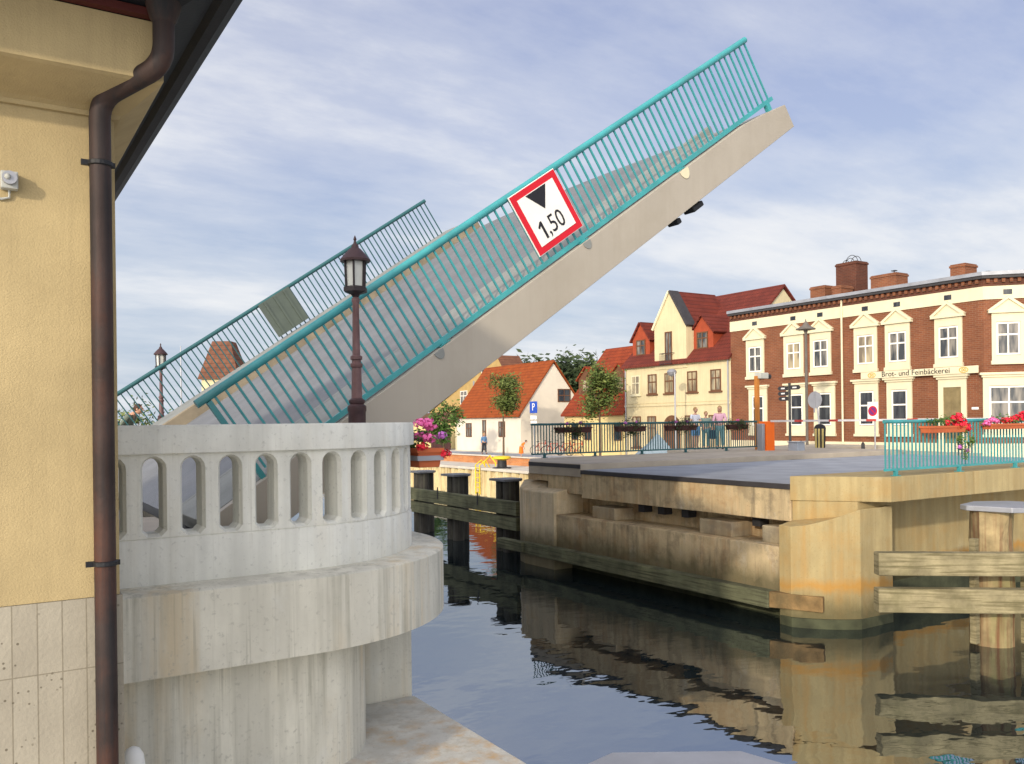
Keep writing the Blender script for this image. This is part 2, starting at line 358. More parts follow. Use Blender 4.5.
# ------------------------------------------------------------------ bastion with balustrade
CX,CY=2.05,7.68
def path(r,s):
    """point and outward normal at arclength s measured on radius 1.44 (s=0 at the corner's start)"""
    if s<=0: return V(CX+s,CY-r,0),V(0,-1,0)
    L=1.44*math.pi/2
    if s<L:
        t=s/1.44; return V(CX+r*math.sin(t),CY-r*math.cos(t),0),V(math.sin(t),-math.cos(t),0)
    return V(CX+r,CY+(s-L),0),V(1,0,0)
def sweep(mb,prof,s0,s1,ds=.06):
    """prof: closed list of (r,z) swept along the path"""
    n=max(2,int((s1-s0)/ds)); m=len(prof); vs=[]
    for i in range(n+1):
        s=s0+(s1-s0)*i/n
        for r,z in prof: p,_=path(r,s); vs.append(V(p.x,p.y,z))
    fs=[list(range(m)),[n*m+k for k in range(m)][::-1]]
    for i in range(n):
        for k in range(m): fs.append([i*m+k,i*m+(k+1)%m,(i+1)*m+(k+1)%m,(i+1)*m+k])
    return mb.add(vs,fs)
ba=thing('bastion',(2.05,7.68,-1.5),'rounded concrete bastion with slotted balustrade beside the yellow house','bastion')
S0,S1=.62-CX,1.44*math.pi/2+1.35
sweep(MB(),[(1.72,-.53),(1.72,.005),(1.70,.02),(1.15,.035),(1.15,-.53)],S0,S1).build('ledge','ledge_concrete',ba,smooth=True)
sweep(MB(),[(1.44,.02),(1.44,.325),(1.425,.345),(1.235,.345),(1.22,.02)],S0,S1).build('parapet_base','balustrade_concrete',ba,smooth=True)
sweep(MB(),[(1.468,.918),(1.468,1.098),(1.455,1.112),(1.21,1.112),(1.195,1.098),(1.195,.918)],S0,S1).build('coping','balustrade_concrete',ba,smooth=True)
def slot_profile(hs,w,zlo,zhi,r):
    pts=[]
    a=hs-w
    pts+= [(-hs,zlo-.0)] if False else []
    left=[(-hs,zlo),(-hs+w-r*.9,zlo),(-hs+w,zlo+r*.9)]
    left+=[(-hs+w,zhi-w)]
    left+=[(-hs+w*math.cos(t),zhi-w+w*math.sin(t)) for t in (R(25),R(50),R(72))]+[(-hs,zhi)]
    return left
def baluster(s,hs=.1275):
    lo=slot_profile(hs,.084,.352,.900,.045); li=slot_profile(hs,.066,.370,.886,.035)
    def outline(l): return [(hs,.345),(-hs,.345)]+l+[(-hs,.917),(hs,.917)]+[(-x,z) for x,z in l[::-1]]
    A,Bq=outline(lo),outline(li); n=len(A); mb=MB(); vs=[]
    for prof,r in ((A,1.435),(Bq,1.40),(Bq,1.225)):
        for x,z in prof: p,_=path(r,s+x); vs.append(V(p.x,p.y,z))
    fs=[]
    for k in range(2):
        for i in range(n): fs.append([k*n+i,k*n+(i+1)%n,(k+1)*n+(i+1)%n,(k+1)*n+i])
    # front/back: split the concave outline into quads across the mirror line
    m=len(lo)
    for k,fl in ((0,0),(2,1)):
        b=k*n; Lc=[b+2+i for i in range(m)]; Rc=[b+n-1-i for i in range(m)]
        seq=[(b+1,b+0)]+list(zip(Lc,Rc))+[(b+2+m,b+3+m)]
        for (l0,r0),(l1,r1) in zip(seq,seq[1:]):
            q=[l0,r0,r1,l1]; fs.append(q[::-1] if fl else q)
    mb.add(vs,fs); return mb
s_slot=on_y(154,500,6.24).x-CX            # the slot seen second from the house
s=s_slot+.1275-.255*2
while s<S1-.13:
    baluster(s).build('baluster','balustrade_concrete',ba); s+=.255
MB().add(*(lambda q:(q.v,q.f))(sweep(MB(),[(1.225,.346),(1.225,.917),(1.43,.917),(1.43,.346)],S0,s_slot+.1275-.255*2-.1275))).build('end_pier','balustrade_concrete',ba)
# drum below, and the terrace slab closing the top
def rounded(y0,x1,r,xs,ye,n=14):
    return [(xs,ye),(xs,y0)]+[(x1-r+r*math.sin(R(90)*i/n),y0+r-r*math.cos(R(90)*i/n)) for i in range(n+1)]+[(x1,ye)]
MB().prism(rounded(6.2,2.8,.8,-.4,8.8),-1.5,-.5).build('drum','ledge_concrete',ba,smooth=True)
MB().prism([(.3,8.9),(.3,9.2),(3.3,9.2)]+[(3.3,7.68)]+[(CX+1.24*math.cos(R(90)*i/12),CY-1.24*math.sin(R(90)*i/12)) for i in range(13)]+[(.62,CY-1.24),(.62,8.9)],-.5,-.005).build('terrace','paving',ba)
MB().box(.3,3.56,7.53,9.25,-3.3,-.53).build('pier_block','ledge_concrete',ba,bevel=.012)
# left abutment front and pit under the leaf
ab=thing('abutment',(3.4,15.9,-2.8),'grey concrete abutment wall under the raised leaf beside the bastion','abutment')
MB().box(3.1,3.55,9.75,22.1,-3.3,-.25).build('front_wall','ledge_concrete',ab,bevel=.015)
MB().box(1.95,3.1,9.75,22.1,-3.3,-2.0).build('pit_floor','deck_edge',ab)
MB().box(1.92,3.04,9.32,9.73,-3.3,-.02).build('side_wall','ledge_concrete',ab)
MB().box(3.05,4.1,9.25,9.74,-3.3,-.012).build('lamp_plinth','ledge_concrete',ab,bevel=.015)
# white-topped post in front of the drum
p=on_y(133,757,5.75)
tag(MB().lathe((p.x,5.75,-1.5),[(.07,0),(.07,.52),(.062,.58),(.04,.62),(.012,.635)],16).build('bollard','white_paint',smooth=True),'small white round-topped bollard at the bottom edge beside the copper downpipe','bollard')
# ------------------------------------------------------------------ bridge keeper's house
ho=thing('keeper_house',(.0,5.0,-1.5),'yellow stucco house corner with pale concrete plinth and dark eaves','house')
WY,WX=4.68,.62
MB().box(-9,WX,WY,9.2,.27,2.72).build('wall','stucco',ho)
MB().box(-9.0,WX+.012,WY-.012,9.22,-3.3,.268).build('plinth','plinth_concrete',ho)
# profiled band, cove and frieze
def ring(mb,prof,x0=-9,sx=lambda o:o):
    """prof: (offset,z) points swept along front wall and side wall round the corner"""
    m=len(prof); vs=[]
    for k in range(3):
        for off,z in prof:
            vs.append((V(x0,WY-off,z),V(WX+sx(off),WY-off,z),V(WX+sx(off),9.2+sx(off),z))[k])
    fs=[list(range(m)),[2*m+k for k in range(m)]]
    for i in range(2):
        for k in range(m): fs.append([i*m+k,i*m+(k+1)%m,(i+1)*m+(k+1)%m,(i+1)*m+k])
    return mb.add(vs,fs)
SX=lambda o: o if o<.1 else .06+(o-.06)*.45
ring(MB(),[(-.05,2.62),(.022,2.625),(.03,2.645),(.06,2.66),(.30,2.735),(.32,2.745),(.32,3.02),(-.05,3.02)],sx=SX).build('cornice','stucco',ho)
ring(MB(),[(.10,3.022),(.86,3.15),(.86,3.20),(.10,3.20)],sx=lambda o:.06+(o-.06)*.5).build('soffit','dark_metal',ho)
MB().box(-9,WX+.2,WY-.372,WY-.325,3.023,3.06).build('soffit_board','red_board',ho)
ring(MB(),[(.80,3.18),(.84,3.125),(.875,3.10),(.92,3.095),(.965,3.12),(.985,3.18),(.98,3.20),(.86,3.20)],sx=lambda o:o-.47).build('gutter','dark_metal',ho)
rf=MB(); e=.50; zr=5.6
x0,x1,y0,y1=-9.5,WX+e,WY-.96,9.2+e; yr=(y0+y1)/2; xr=x1-(y1-y0)/2
pts=[V(x0,y0,3.205),V(x1,y0,3.205),V(x1,y1,3.205),V(x0,y1,3.205),V(x0,yr,zr),V(xr,yr,zr)]
rf.add(pts,[[0,1,5,4],[1,2,5],[2,3,4,5],[0,4,3],[0,3,2,1]]); rf.build('roof','roof_dark',ho)
# downpipe
pa=on_y(103.2,400,WY-.09); py=WY-.09; r=.049
pb=on_y(164,62,WY-.40)
P=[V(pa.x,py,-1.5),V(pa.x,py,2.40),V(pa.x+.01,py-.005,2.47)]
kx,ky=pa.x,py
P+= [V(kx+.03,ky-.02,2.515),V(pb.x-.035,pb.y+.035,2.70),V(pb.x-.006,pb.y+.01,2.745),V(pb.x,pb.y,2.80),V(pb.x,pb.y,2.955)]
pts=[V(pa.x,py,-1.5)]
import itertools
def smooth_path(ps,rad):
    out=[ps[0]]
    for a,b,c in zip(ps,ps[1:],ps[2:]):
        d0=(a-b).normalized(); d1=(c-b).normalized(); k=min(rad,(a-b).length*.48,(c-b).length*.48)
        for i in range(7):
            t=i/6; out.append((b+d0*k)*(1-t)**2+b*2*t*(1-t)+(b+d1*k)*t*t)
    return out+[ps[-1]]
zk=on_y(102,100,py).z; zk2=on_y(164,62,pb.y).z
dp=smooth_path([V(pa.x,py,-3),V(pa.x,py,zk),V(pb.x,pb.y,zk2-.01),V(pb.x,pb.y,3.02)],.10)
dpo=MB().tube(dp,r,18).build('downpipe','copper',ho,smooth=True)
for zz in (on_y(106,165,py).z,on_y(106,563,py).z):
    b=MB(); b.lathe((pa.x,py,zz-.012),[(r+.004,0),(r+.010,.003),(r+.010,.021),(r+.004,.024)],18); b.box(pa.x-.085,pa.x-.045,py-.01,py+.01,zz-.013,zz+.013); b.box(pa.x+.045,pa.x+.066,py-.01,py+.01,zz-.012,zz+.012); b.tube([V(pa.x,py+.04,zz),V(pa.x,WY+.02,zz)],.008,6)
    b.build('bracket','dark_metal',dpo)
MB().lathe((pb.x,pb.y,0),[(r,on_y(165,22,pb.y).z-.01),(r+.012,on_y(165,20,pb.y).z),(.088,on_y(165,0,pb.y).z),(.095,3.12),(.095,3.15)],18).build('hopper','copper',dpo,smooth=True)
# small grey sensor on the wall
p=on_y(9,182,WY); sn=thing('wall_sensor',(p.x,WY,p.z),'small grey square siren with a round disc fixed on the yellow house wall','siren')
MB().box(p.x-.036,p.x+.036,WY-.055,WY-.002,p.z-.042,p.z+.04).build('housing','plastic_grey',sn,bevel=.006)
b=MB(); n=16
ringv=[V(p.x+.031*math.cos(2*math.pi*k/n),WY-.058,p.z+.004+.031*math.sin(2*math.pi*k/n)) for k in range(n)]
b.extr(ringv,V(0,-.02,0)); b.build('disc','zinc',sn,smooth=True)
MB().ball((p.x-.008,WY-.079,p.z+.006),.014).build('dome','plastic_grey',sn,smooth=True)
MB().tube([V(p.x,WY-.012,p.z-.04),V(p.x,WY-.01,p.z-.075),V(p.x-.03,WY-.01,p.z-.085),V(p.x-.8,WY-.01,p.z-.02)],.006,6).build('cable','plastic_grey',sn)
# ------------------------------------------------------------------ bascule leaf
TH=R(34.5); TX,TZ=11.45,6.48
cT,sT=math.cos(TH),math.sin(TH)
def lf(f,y,h): return V(TX+f*cT-h*sT,y,TZ+f*sT+h*cT)
UF=V(cT,0,sT); UH=V(-sT,0,cT)
def lbox(mb,f0,f1,y0,y1,h0,h1): return mb.obox(lf((f0+f1)/2,(y0+y1)/2,(h0+h1)/2),UF*((f1-f0)/2),V(0,(y1-y0)/2,0),UH*((h1-h0)/2))
lv=thing('bascule_leaf',(2.1,15.9,-.3),'raised bascule bridge leaf with teal railings over the canal','bridge')
FB=-11.3; YN,YF=9.86,22.0
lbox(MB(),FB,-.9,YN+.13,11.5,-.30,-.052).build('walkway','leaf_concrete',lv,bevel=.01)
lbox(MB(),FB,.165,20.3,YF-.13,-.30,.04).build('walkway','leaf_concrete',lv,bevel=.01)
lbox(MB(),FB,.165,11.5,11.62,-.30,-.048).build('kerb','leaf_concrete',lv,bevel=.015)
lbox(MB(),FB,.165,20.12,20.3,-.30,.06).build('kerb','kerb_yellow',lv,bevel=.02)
# carriageway with a crown
ys=[11.62+ (20.12-11.62)*i/10 for i in range(11)]
mb=MB(); hh=lambda y:-.215+.07*(1-((y-15.87)/4.25)**2)
pr=[(y,hh(y)) for y in ys]+[(20.12,-.42),(11.62,-.42)]
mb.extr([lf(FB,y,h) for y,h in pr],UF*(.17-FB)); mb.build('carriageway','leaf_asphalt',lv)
mb=MB(); lbox(mb,FB,.0,11.95,12.07,-.215,-.190); mb.build('lane_marking','sign_white',lv)
MB().extr([lf(f,YN,h) for f,h in ((.17,-.20),(-.35,-.12),(-.95,-.06),(FB,-.06),(FB,-.62),(-7.,-.63),(.17,-.60))],V(0,.13,0)).build('girder','girder_paint',lv,bevel=.008)
MB().extr([lf(f,YN+.131,h) for f,h in ((.165,-.205),(-.35,-.125),(-.89,-.055),(-.89,-.30),(.165,-.30))],V(0,11.5-YN-.132,0)).build('walkway_end','leaf_concrete',lv)
lbox(MB(),FB,.17,YF-.13,YF,-.58,.03).build('girder','girder_paint',lv,bevel=.008)
lbox(MB(),-8.,.165,YN+.13,YF-.13,-.55,-.425).build('underside','girder_paint',lv)
lbox(MB(),.171,.19,YN+.02,YF-.02,-.56,-.35).build('nose_plate','girder_paint',lv)
# railings of the leaf
def leaf_rail(y,bars,foots,mat,fe,rest=0):
    h=MB(); a,b=lf(fe,y,1.05),lf(.02,y,1.05)
    h.tube([a,b],.05,12); hr=h.build('handrail',mat,lv,smooth=True)
    b2=MB(); lbox(b2,fe+.45,.06,y-.022,y+.022,-.035,.03); br=b2.build('bottom_rail',mat,lv)
    n=bars; f0,f1=fe+.22,-.03
    proto=None
    if rest:
        q=MB()
        for i in range(n-rest): f=f0+(f1-f0)*i/(n-1); lbox(q,f-.013,f+.013,y-.012,y+.012,0.02,1.02)
        q.build('rail_bars',mat,lv)['kind']='stuff'
    for i in range(n-rest if rest else 0,n):
        f=f0+(f1-f0)*i/(n-1)
        if proto is None:
            q=MB(); lbox(q,-.013,.013,y-.012,y+.012,0.02,1.02); 
            q.v=[v-lf(0,y,0) for v in q.v]
            proto=q.build('rail_bar',mat,lv,local=True); ob=proto
        else:
            ob=proto.copy(); col.objects.link(ob)
        ob.location=lf(f,y,0)-lv.location
    for f in foots:
        q=MB(); lbox(q,f-.045,f+.045,y-.035,y+.035,-.07 if f<-1 else -.15,-.03); lbox(q,f-.09,f+.09,y-.06,y+.06,-.056,-.045) if f<-1 else None; q.build('rail_foot',mat,lv)
    q=MB(); lbox(q,fe+.10,fe+.16,y-.035,y+.035,-.20,1.0); q.build('end_post',mat,lv)
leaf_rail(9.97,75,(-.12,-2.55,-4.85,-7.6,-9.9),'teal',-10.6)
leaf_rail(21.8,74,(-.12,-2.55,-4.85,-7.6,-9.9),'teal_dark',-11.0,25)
# pale splash plates at the feet, navigation lamps under the edge
for f,rr,mt in ((-2.55,.10,'cream'),(-4.85,.075,'leaf_concrete'),(-7.75,.075,'leaf_concrete')):
    c=lf(f-.02,YN-.006,-.13)
    fan=[c+UF*(rr*math.cos(t))+UH*(.07-rr*1.5*max(0,math.sin(t))) for t in [R(15*k) for k in range(13)]]
    MB().extr(fan,V(0,-.006,0)).build('drain_plate',mt,lv)
for f,w in ((-2.45,.26),(-2.95,.10)):
    q=MB(); lbox(q,f-.02,f+.02,YN+.25,YN+.31,-.68,-.56); lbox(q,f-w/2,f+w/2,YN+.16,YN+.40,-.76,-.67); q.build('signal_lamp','iron',lv,bevel=.02)
# clearance sign hung on the near railing, back of its twin on the far one
sg=thing('clearance_sign',lf(-5.22,9.9,.59),'square red bordered white sign reading 1,50 on the raised teal railing','sign')
ys_=9.885; c=lf(-5.22,ys_,.595)
def sq(mb,w,y0,y1,k=None): return mb.obox(V(c.x,(y0+y1)/2,c.z),UF*w,V(0,(y1-y0)/2,0),UH*w)
sq(MB(),.455,ys_,ys_+.02).build('backing','sign_white',sg,bevel=.004)
sq(MB(),.444,ys_-.006,ys_-.0005).build('border','sign_red',sg)
sq(MB(),.355,ys_-.012,ys_-.0065).build('face','sign_white',sg)
mb=MB(); mb.extr([c+UF*x+UH*z+V(0,-.0125-(ys_-c.y),0) for x,z in ((-.20,.345),(.20,.345),(0,.06))],V(0,-.005,0)); mb.build('triangle','sign_black',sg)
mb=MB(); O_=V(c.x,ys_-.0125,c.z)+UH*-.175; textmesh(mb,',50',.35,O_+UF*-.135,UF,UH,.004,V(0,-1,0),align='LEFT',sx=.84)
mb.extr([O_+UF*x+UH*z for x,z in ((-.205,-.125),(-.165,-.125),(-.165,.125),(-.197,.125),(-.262,.062),(-.245,.036),(-.205,.07))],V(0,-.004,0)); mb.build('numerals','sign_black',sg)
sg2=thing('sign_back',lf(-5.25,21.72,.59),'grey ribbed back of a sign on the far railing of the raised leaf','sign')
q=MB(); lbox(q,-5.72,-4.78,21.70,21.73,.12,1.06); q.build('panel','sign_back',sg2)
for f in (-5.55,-5.25,-4.95): q=MB(); lbox(q,f-.03,f+.03,21.67,21.699,.14,1.04); q.build('stiffener','sign_back',sg2)
# ------------------------------------------------------------------ lantern posts
def lamp(x,y,label):
    t=thing('lantern_post',(x,y,0),label,'street lamp','old lantern posts at the ends of the raised leaf')
    def L(name,prof,mat,n=16,par=t,ph=0): return MB().lathe((x,y,0),prof,n,ph).build(name,mat,par,smooth=n>8)
    L('base',[(.15,.0),(.15,.10),(.115,.16),(.10,1.0),(.10,1.24),(.108,1.26),(.108,1.31),(.08,1.335),(.092,1.35),(.092,1.38),(.066,1.40)],'lamp_paint')
    pl=L('post',[(.062,1.395),(.055,1.75),(.07,1.765),(.07,1.80),(.052,1.81),(.052,1.84),(.068,1.85),(.068,1.885),(.045,1.90),(.037,2.50),(.047,2.52),(.047,2.55),(.032,2.57)],'lamp_post_paint')
    hd=L('lantern',[(.03,2.56),(.06,2.60),(.145,2.63),(.145,2.675),(.118,2.69)],'lamp_dark',6)
    L('glass',[(.100,2.691),(.110,2.985)],'lantern_glass',6,hd)
    q=MB()
    for k in range(6):
        a=2*math.pi*k/6; q.tube([V(x+.114*math.cos(a),y+.114*math.sin(a),2.68),V(x+.124*math.cos(a),y+.124*math.sin(a),2.99)],.013,5)
    q.build('glazing_bars','lamp_dark',hd)
    L('hood',[(.172,2.975),(.176,3.0),(.135,3.05),(.07,3.12),(.045,3.14),(.04,3.165),(.02,3.19),(.012,3.22),(.02,3.235),(.004,3.28)],'lamp_paint',12,hd)
lamp(3.78,9.39,'maroon lantern post standing behind the slotted concrete balustrade')
p=at(161.5,420,22.5); lamp(p.x,p.y,'distant maroon lantern post seen through the far railing')
# ------------------------------------------------------------------ right pier and bridge head
pr=thing('bridge_pier',(14.5,15.9,WL),'stained concrete bridge pier in the water facing the raised leaf','bridge pier')
X0=13.39
MB().box(X0+.07,27.2,11.275,18.0,-.55,-.165).build('road_slab','deck_edge',pr)
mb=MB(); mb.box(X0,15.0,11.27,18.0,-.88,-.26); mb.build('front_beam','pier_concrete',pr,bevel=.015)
MB().box(X0-.03,X0+.05,11.27,18.0,-.258,-.158).build('edge_angle','edge_steel',pr,bevel=.006)
# near walkway nib and fascia
mb=MB().prism([(X0-.02,11.26),(14.46,9.84),(27.2,9.84),(27.2,11.26)],-.47,0.); mb.build('walkway','pier_yellow',pr,bevel=.012)
mb=MB().prism([(X0+.03,11.25),(14.1,10.3),(14.9,10.3),(14.9,11.25)],-.93,-.472); mb.build('walkway_haunch','pier_yellow',pr,bevel=.012)
mb=MB().prism([(X0-.02,20.45),(X0-.02,18.02),(27.2,18.02),(27.2,22.0),(14.45,22.0)],-.34,0.); mb.build('walkway','paving',pr,bevel=.012)
MB().prism([(X0-.035,20.44),(X0-.035,18.0),(X0-.022,18.0),(X0-.022,20.44)],-.12,-.02).build('edge_angle','edge_steel',pr)
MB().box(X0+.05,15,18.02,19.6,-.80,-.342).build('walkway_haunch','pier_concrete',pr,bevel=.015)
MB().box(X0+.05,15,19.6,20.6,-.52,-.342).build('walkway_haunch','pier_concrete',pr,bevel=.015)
# lower wall, bearing blocks, rounded ends
XW=13.08
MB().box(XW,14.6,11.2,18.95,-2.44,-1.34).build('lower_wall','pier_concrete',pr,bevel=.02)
MB().box(XW+.5,14.6,11.56,18.95,-3.3,-2.442).build('pile_cap','algae_shade',pr)  # recess below the wall, its shade put into the dark colour
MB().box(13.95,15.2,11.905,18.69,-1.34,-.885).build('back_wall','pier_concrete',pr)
for y0,y1,h in ((16.6,17.5,.30),(12.75,13.7,.32),(11.32,11.95,.34)):
    MB().box(13.35,14.1,y0,y1,-1.345,-1.345+h).build('bearing_block','deck_edge',pr,bevel=.02)
for y0 in (15.9,15.2,14.4,12.3): MB().box(13.7,13.95,y0,y0+.22,-1.1,-.885).build('bearing','iron',pr)
def endwall(sgn,mat,ztop):
    Y=lambda y: y if sgn<0 else 2*15.125-y
    arc=[]
    a,b=V(XW-.04,10.98,0),V(13.93,10.12,0); m_=(a+b)/2; d=(b-a); nrm=V(-abs(d.y),-abs(d.x),0).normalized()
    for i in range(13):
        t=i/12; q=a+d*t+nrm*(.10*4*t*(1-t)); arc.append((q.x,Y(q.y)))
    poly=arc+[(14.9,Y(10.12)),(14.9,Y(11.26)),(XW-.04,Y(11.26))]
    return poly
MB().prism(endwall(-1,0,0),-3.3,lambda x,y:-.92+.34*min(1,max(0,(x-13.1)/.85))).build('end_wall','pier_yellow',pr,bevel=.012)
MB().prism([(13.0,18.7),(12.98,20.1),(13.12,20.55),(13.5,20.9),(14.9,21.2),(14.9,18.7)],-3.3,lambda x,y:-.78+.32*min(1,(x-12.98)/.7)).build('nose_block','nose_concrete',pr,bevel=.03)
ew=endwall(-1,0,0)
# waterline plinth of the near end wall
mb=MB().prism([(x-.03*(0 if i>12 else 1),y-.03*(0 if i>12 else 1)) for i,(x,y) in enumerate(ew)],-3.3,-2.62); mb.build('footing','algae_shade',pr,bevel=.015)
mb=MB(); mb.box(12.82,13.075,11.35,20.0,-2.50,-2.18); mb.box(12.74,12.97,19.9,21.2,-2.47,-2.19); mb.build('fender_beam','timber_green',pr,bevel=.02)
mb=MB().extr([V(12.84,11.34,-2.48),V(12.84,11.34,-2.18),V(13.26,10.44,-2.20),V(13.26,10.44,-2.48)],V(.15,.08,0)); mb.build('fender_beam','timber_rust',pr,bevel=.015)
# wall below the near walkway, and its low shelf
bk=thing('abutment',(20,11.4,WL),'yellow lit concrete wall under the right walkway behind the mooring pile','abutment')
MB().box(15.2,27.2,11.28,11.9,-3.3,-.475).build('front_wall','pier_yellow',bk,bevel=.01)
MB().box(15.2,27.2,10.9,11.279,-3.3,-2.25).build('shelf','algae_shade',bk,bevel=.02)  # coloured dark to stand in for the shade under the walkway
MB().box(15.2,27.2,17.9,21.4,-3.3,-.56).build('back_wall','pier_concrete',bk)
# road on the pier, then the ramp down to the street
struct(MB().box(X0+.055,27.2,11.26,18.0,-.163,-.155).build('road','asphalt'))
struct(MB().extr([V(27.2,9.84,-.157),V(34,9.84,-1.29),V(34,9.84,-3),V(27.2,9.84,-3)],V(0,12.2,0)).build('road','asphalt'))
struct(MB().prism([(27.2,9.84),(27.2,11.26),(30.5,11.26),(30.5,9.84)],-3,lambda x,y:-(x-27.2)*.11).build('pavement','paving'))
struct(MB().prism([(22.3,22.002),(32,22.002),(32,25.2),(22.9,25.2)],-3.3,-.02).build('plaza','paving',bevel=.02))
struct(MB().prism([(27.2,18.0),(27.2,22.0),(32,22.0),(32,18.0)],-3,lambda x,y:-.02-(x-27.2)*.05).build('pavement','paving'))
def railing(y,x0,x1,bars,feet,mat,label,z0=0.,top=1.03):
    t=thing('railing',((x0+x1)/2,y,z0),label,'railing')
    MB().tube([V(x0,y,top),V(x1,y,top)],.036,10).build('handrail',mat,t,smooth=True)
    MB().box(x0,x1,y-.02,y+.02,.10,.145).build('bottom_rail',mat,t)
    proto=None
    for i in range(bars):
        x=x0+.03+(x1-x0-.06)*i/(bars-1)
        if proto is None:
            q=MB().box(-.013,.013,-.011,.011,.14,top-.02); proto=q.build('rail_bar',mat,t,local=True); ob=proto
        else: ob=proto.copy(); col.objects.link(ob)
        ob.location=(x-t.location.x,0,0)
    for x in feet:
        q=MB(); q.box(x-.035,x+.035,y-.03,y+.03,.0,.10); q.box(x-.08,x+.08,y-.06,y+.06,.001,.014); q.build('rail_foot',mat,t)
    return t
railing(9.97,14.46,23.5,76,[14.8,16.9,19.0,21.1,23.2],'teal','teal bar railing with red flower boxes on the near edge of the right pier')
x2=on_y(757,449,21.9).x
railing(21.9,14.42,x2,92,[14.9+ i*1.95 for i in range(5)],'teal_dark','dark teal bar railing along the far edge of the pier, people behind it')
# ------------------------------------------------------------------ leaves and flowers
def leaves(mb,c,rx,ry,rz,n,size,rnd,hollow=.35,clumps=9):
    c=Vector(c); cl=[]
    for _ in range(clumps):
        while True:
            p=V(rnd.uniform(-1,1),rnd.uniform(-1,1),rnd.uniform(-1,1))
            if hollow<p.length<.92: break
        cl.append((p,rnd.uniform(.28,.5)))
    for _ in range(n):
        p0,rr=rnd.choice(cl); p=p0+V(rnd.gauss(0,1),rnd.gauss(0,1),rnd.gauss(0,1))*rr*.5
        q=c+V(p.x*rx,p.y*ry,p.z*rz); s=size*rnd.uniform(.6,1.3)
        a=V(rnd.gauss(0,1),rnd.gauss(0,1),rnd.gauss(0,1)).normalized(); b=a.orthogonal().normalized()
        mb.add([q-a*s,q-b*s*.45,q+a*s,q+b*s*.45],[[0,1,2,3]])
    return mb
def petals(mb,c,r,n,size,rnd):
    c=Vector(c)
    for _ in range(n):
        d=V(rnd.gauss(0,1),rnd.gauss(0,1),rnd.gauss(0,1)).normalized(); q=c+V(d.x*1.25,d.y*1.1,d.z*.85)*r*rnd.uniform(.35,1.25)
        a=d.orthogonal().normalized(); a.rotate(Matrix.Rotation(rnd.uniform(0,6.3),3,d)); b=d.cross(a)
        mb.add([q-a*size,q-b*size,q+a*size,q+b*size],[[0,1,2,3]])
    return mb
def flowerbox(x0,x1,y0,y1,z0,z1,box,fl,green,label,group,seed,gmat='leaf_fresh',dens=1.,gh=.12,drop=0.):
    rnd=random.Random(seed); t=thing('flower_box',((x0+x1)/2,(y0+y1)/2,z0),label,'flower box',group)
    b=MB(); ins=.025
    b.add([V(x0+ins,y0+ins,z0),V(x1-ins,y0+ins,z0),V(x1-ins,y1-ins,z0),V(x0+ins,y1-ins,z0),V(x0,y0,z1),V(x1,y0,z1),V(x1,y1,z1),V(x0,y1,z1)],[[0,3,2,1],[4,5,6,7],[0,1,5,4],[1,2,6,5],[2,3,7,6],[3,0,4,7]])
    b.build('trough',box,t,bevel=.006)
    q=MB(); q.box(x0-.008,x1+.008,y0-.008,y1+.008,z1-.035,z1+.004); q.build('rim',box,t)
    g=MB(); L=x1-x0; D=y1-y0
    leaves(g,((x0+x1)/2,(y0+y1)/2,z1+gh*.6-drop),L*.52,D*(.62+drop*2),gh+drop*.4,int(420*green*dens),.035,rnd,0.,26); g.build('foliage',gmat,t)
    for mat,name,spots in fl:
        p=MB()
        for (fx,fy,fz,fr) in spots: petals(p,(x0+L*fx,y0+D*fy,z1+fz),fr,int(60),.026*fr/.07,rnd)
        p.build('blossoms',mat,t)
    return t
# box hung outside the bastion
t=flowerbox(3.50,3.76,7.22,7.95,.69,.865,'terracotta',[('petal_pink','pink',[(.25,.1,.24,.05),(.1,.5,.2,.05),(.62,.1,.21,.055),(.5,.3,.12,.05),(.5,.05,.10,.05),(.9,.35,.26,.04)]),('petal_red','red',[(.15,.0,.02,.045),(1.06,.0,-.05,.045),(1.12,.12,-.04,.04)]),('petal_lilac','lilac',[(1.02,.05,.12,.04)])],.8,'terracotta flower box with pink geraniums beside the round concrete balustrade','flower boxes with bright blossoms',3,gh=.11)
MB().box(3.49,3.765,7.21,7.96,.755,.80).build('bracket','zinc',t)
def box_on_rail(px0,px1,y,z0,z1,depth,side,*a,**k):
    xa,xb=on_y(px0,430,y).x,on_y(px1,430,y).x
    ya,yb=(y-depth-.05,y-.05) if side<0 else (y+.05,y+.05+depth)
    return flowerbox(xa,xb,ya,yb,z0,z1,*a,**k)
box_on_rail(917,954,9.97,.80,.93,.22,-1,'terracotta',[('petal_red','red',[(.55,.3,.06,.07),(.7,.2,.13,.08),(.85,.3,.12,.09),(.95,.3,.05,.1),(1.05,.3,-.02,.08),(.78,.1,.02,.08),(1.12,.4,-.06,.07),(.9,.5,.2,.07)]),('petal_lilac','lilac',[(.82,.1,-.42,.05),(1.05,.2,-.5,.045)])],.7,'terracotta flower box with red geraniums spilling over its right end on the teal railing','flower boxes with bright blossoms',5,gh=.13)
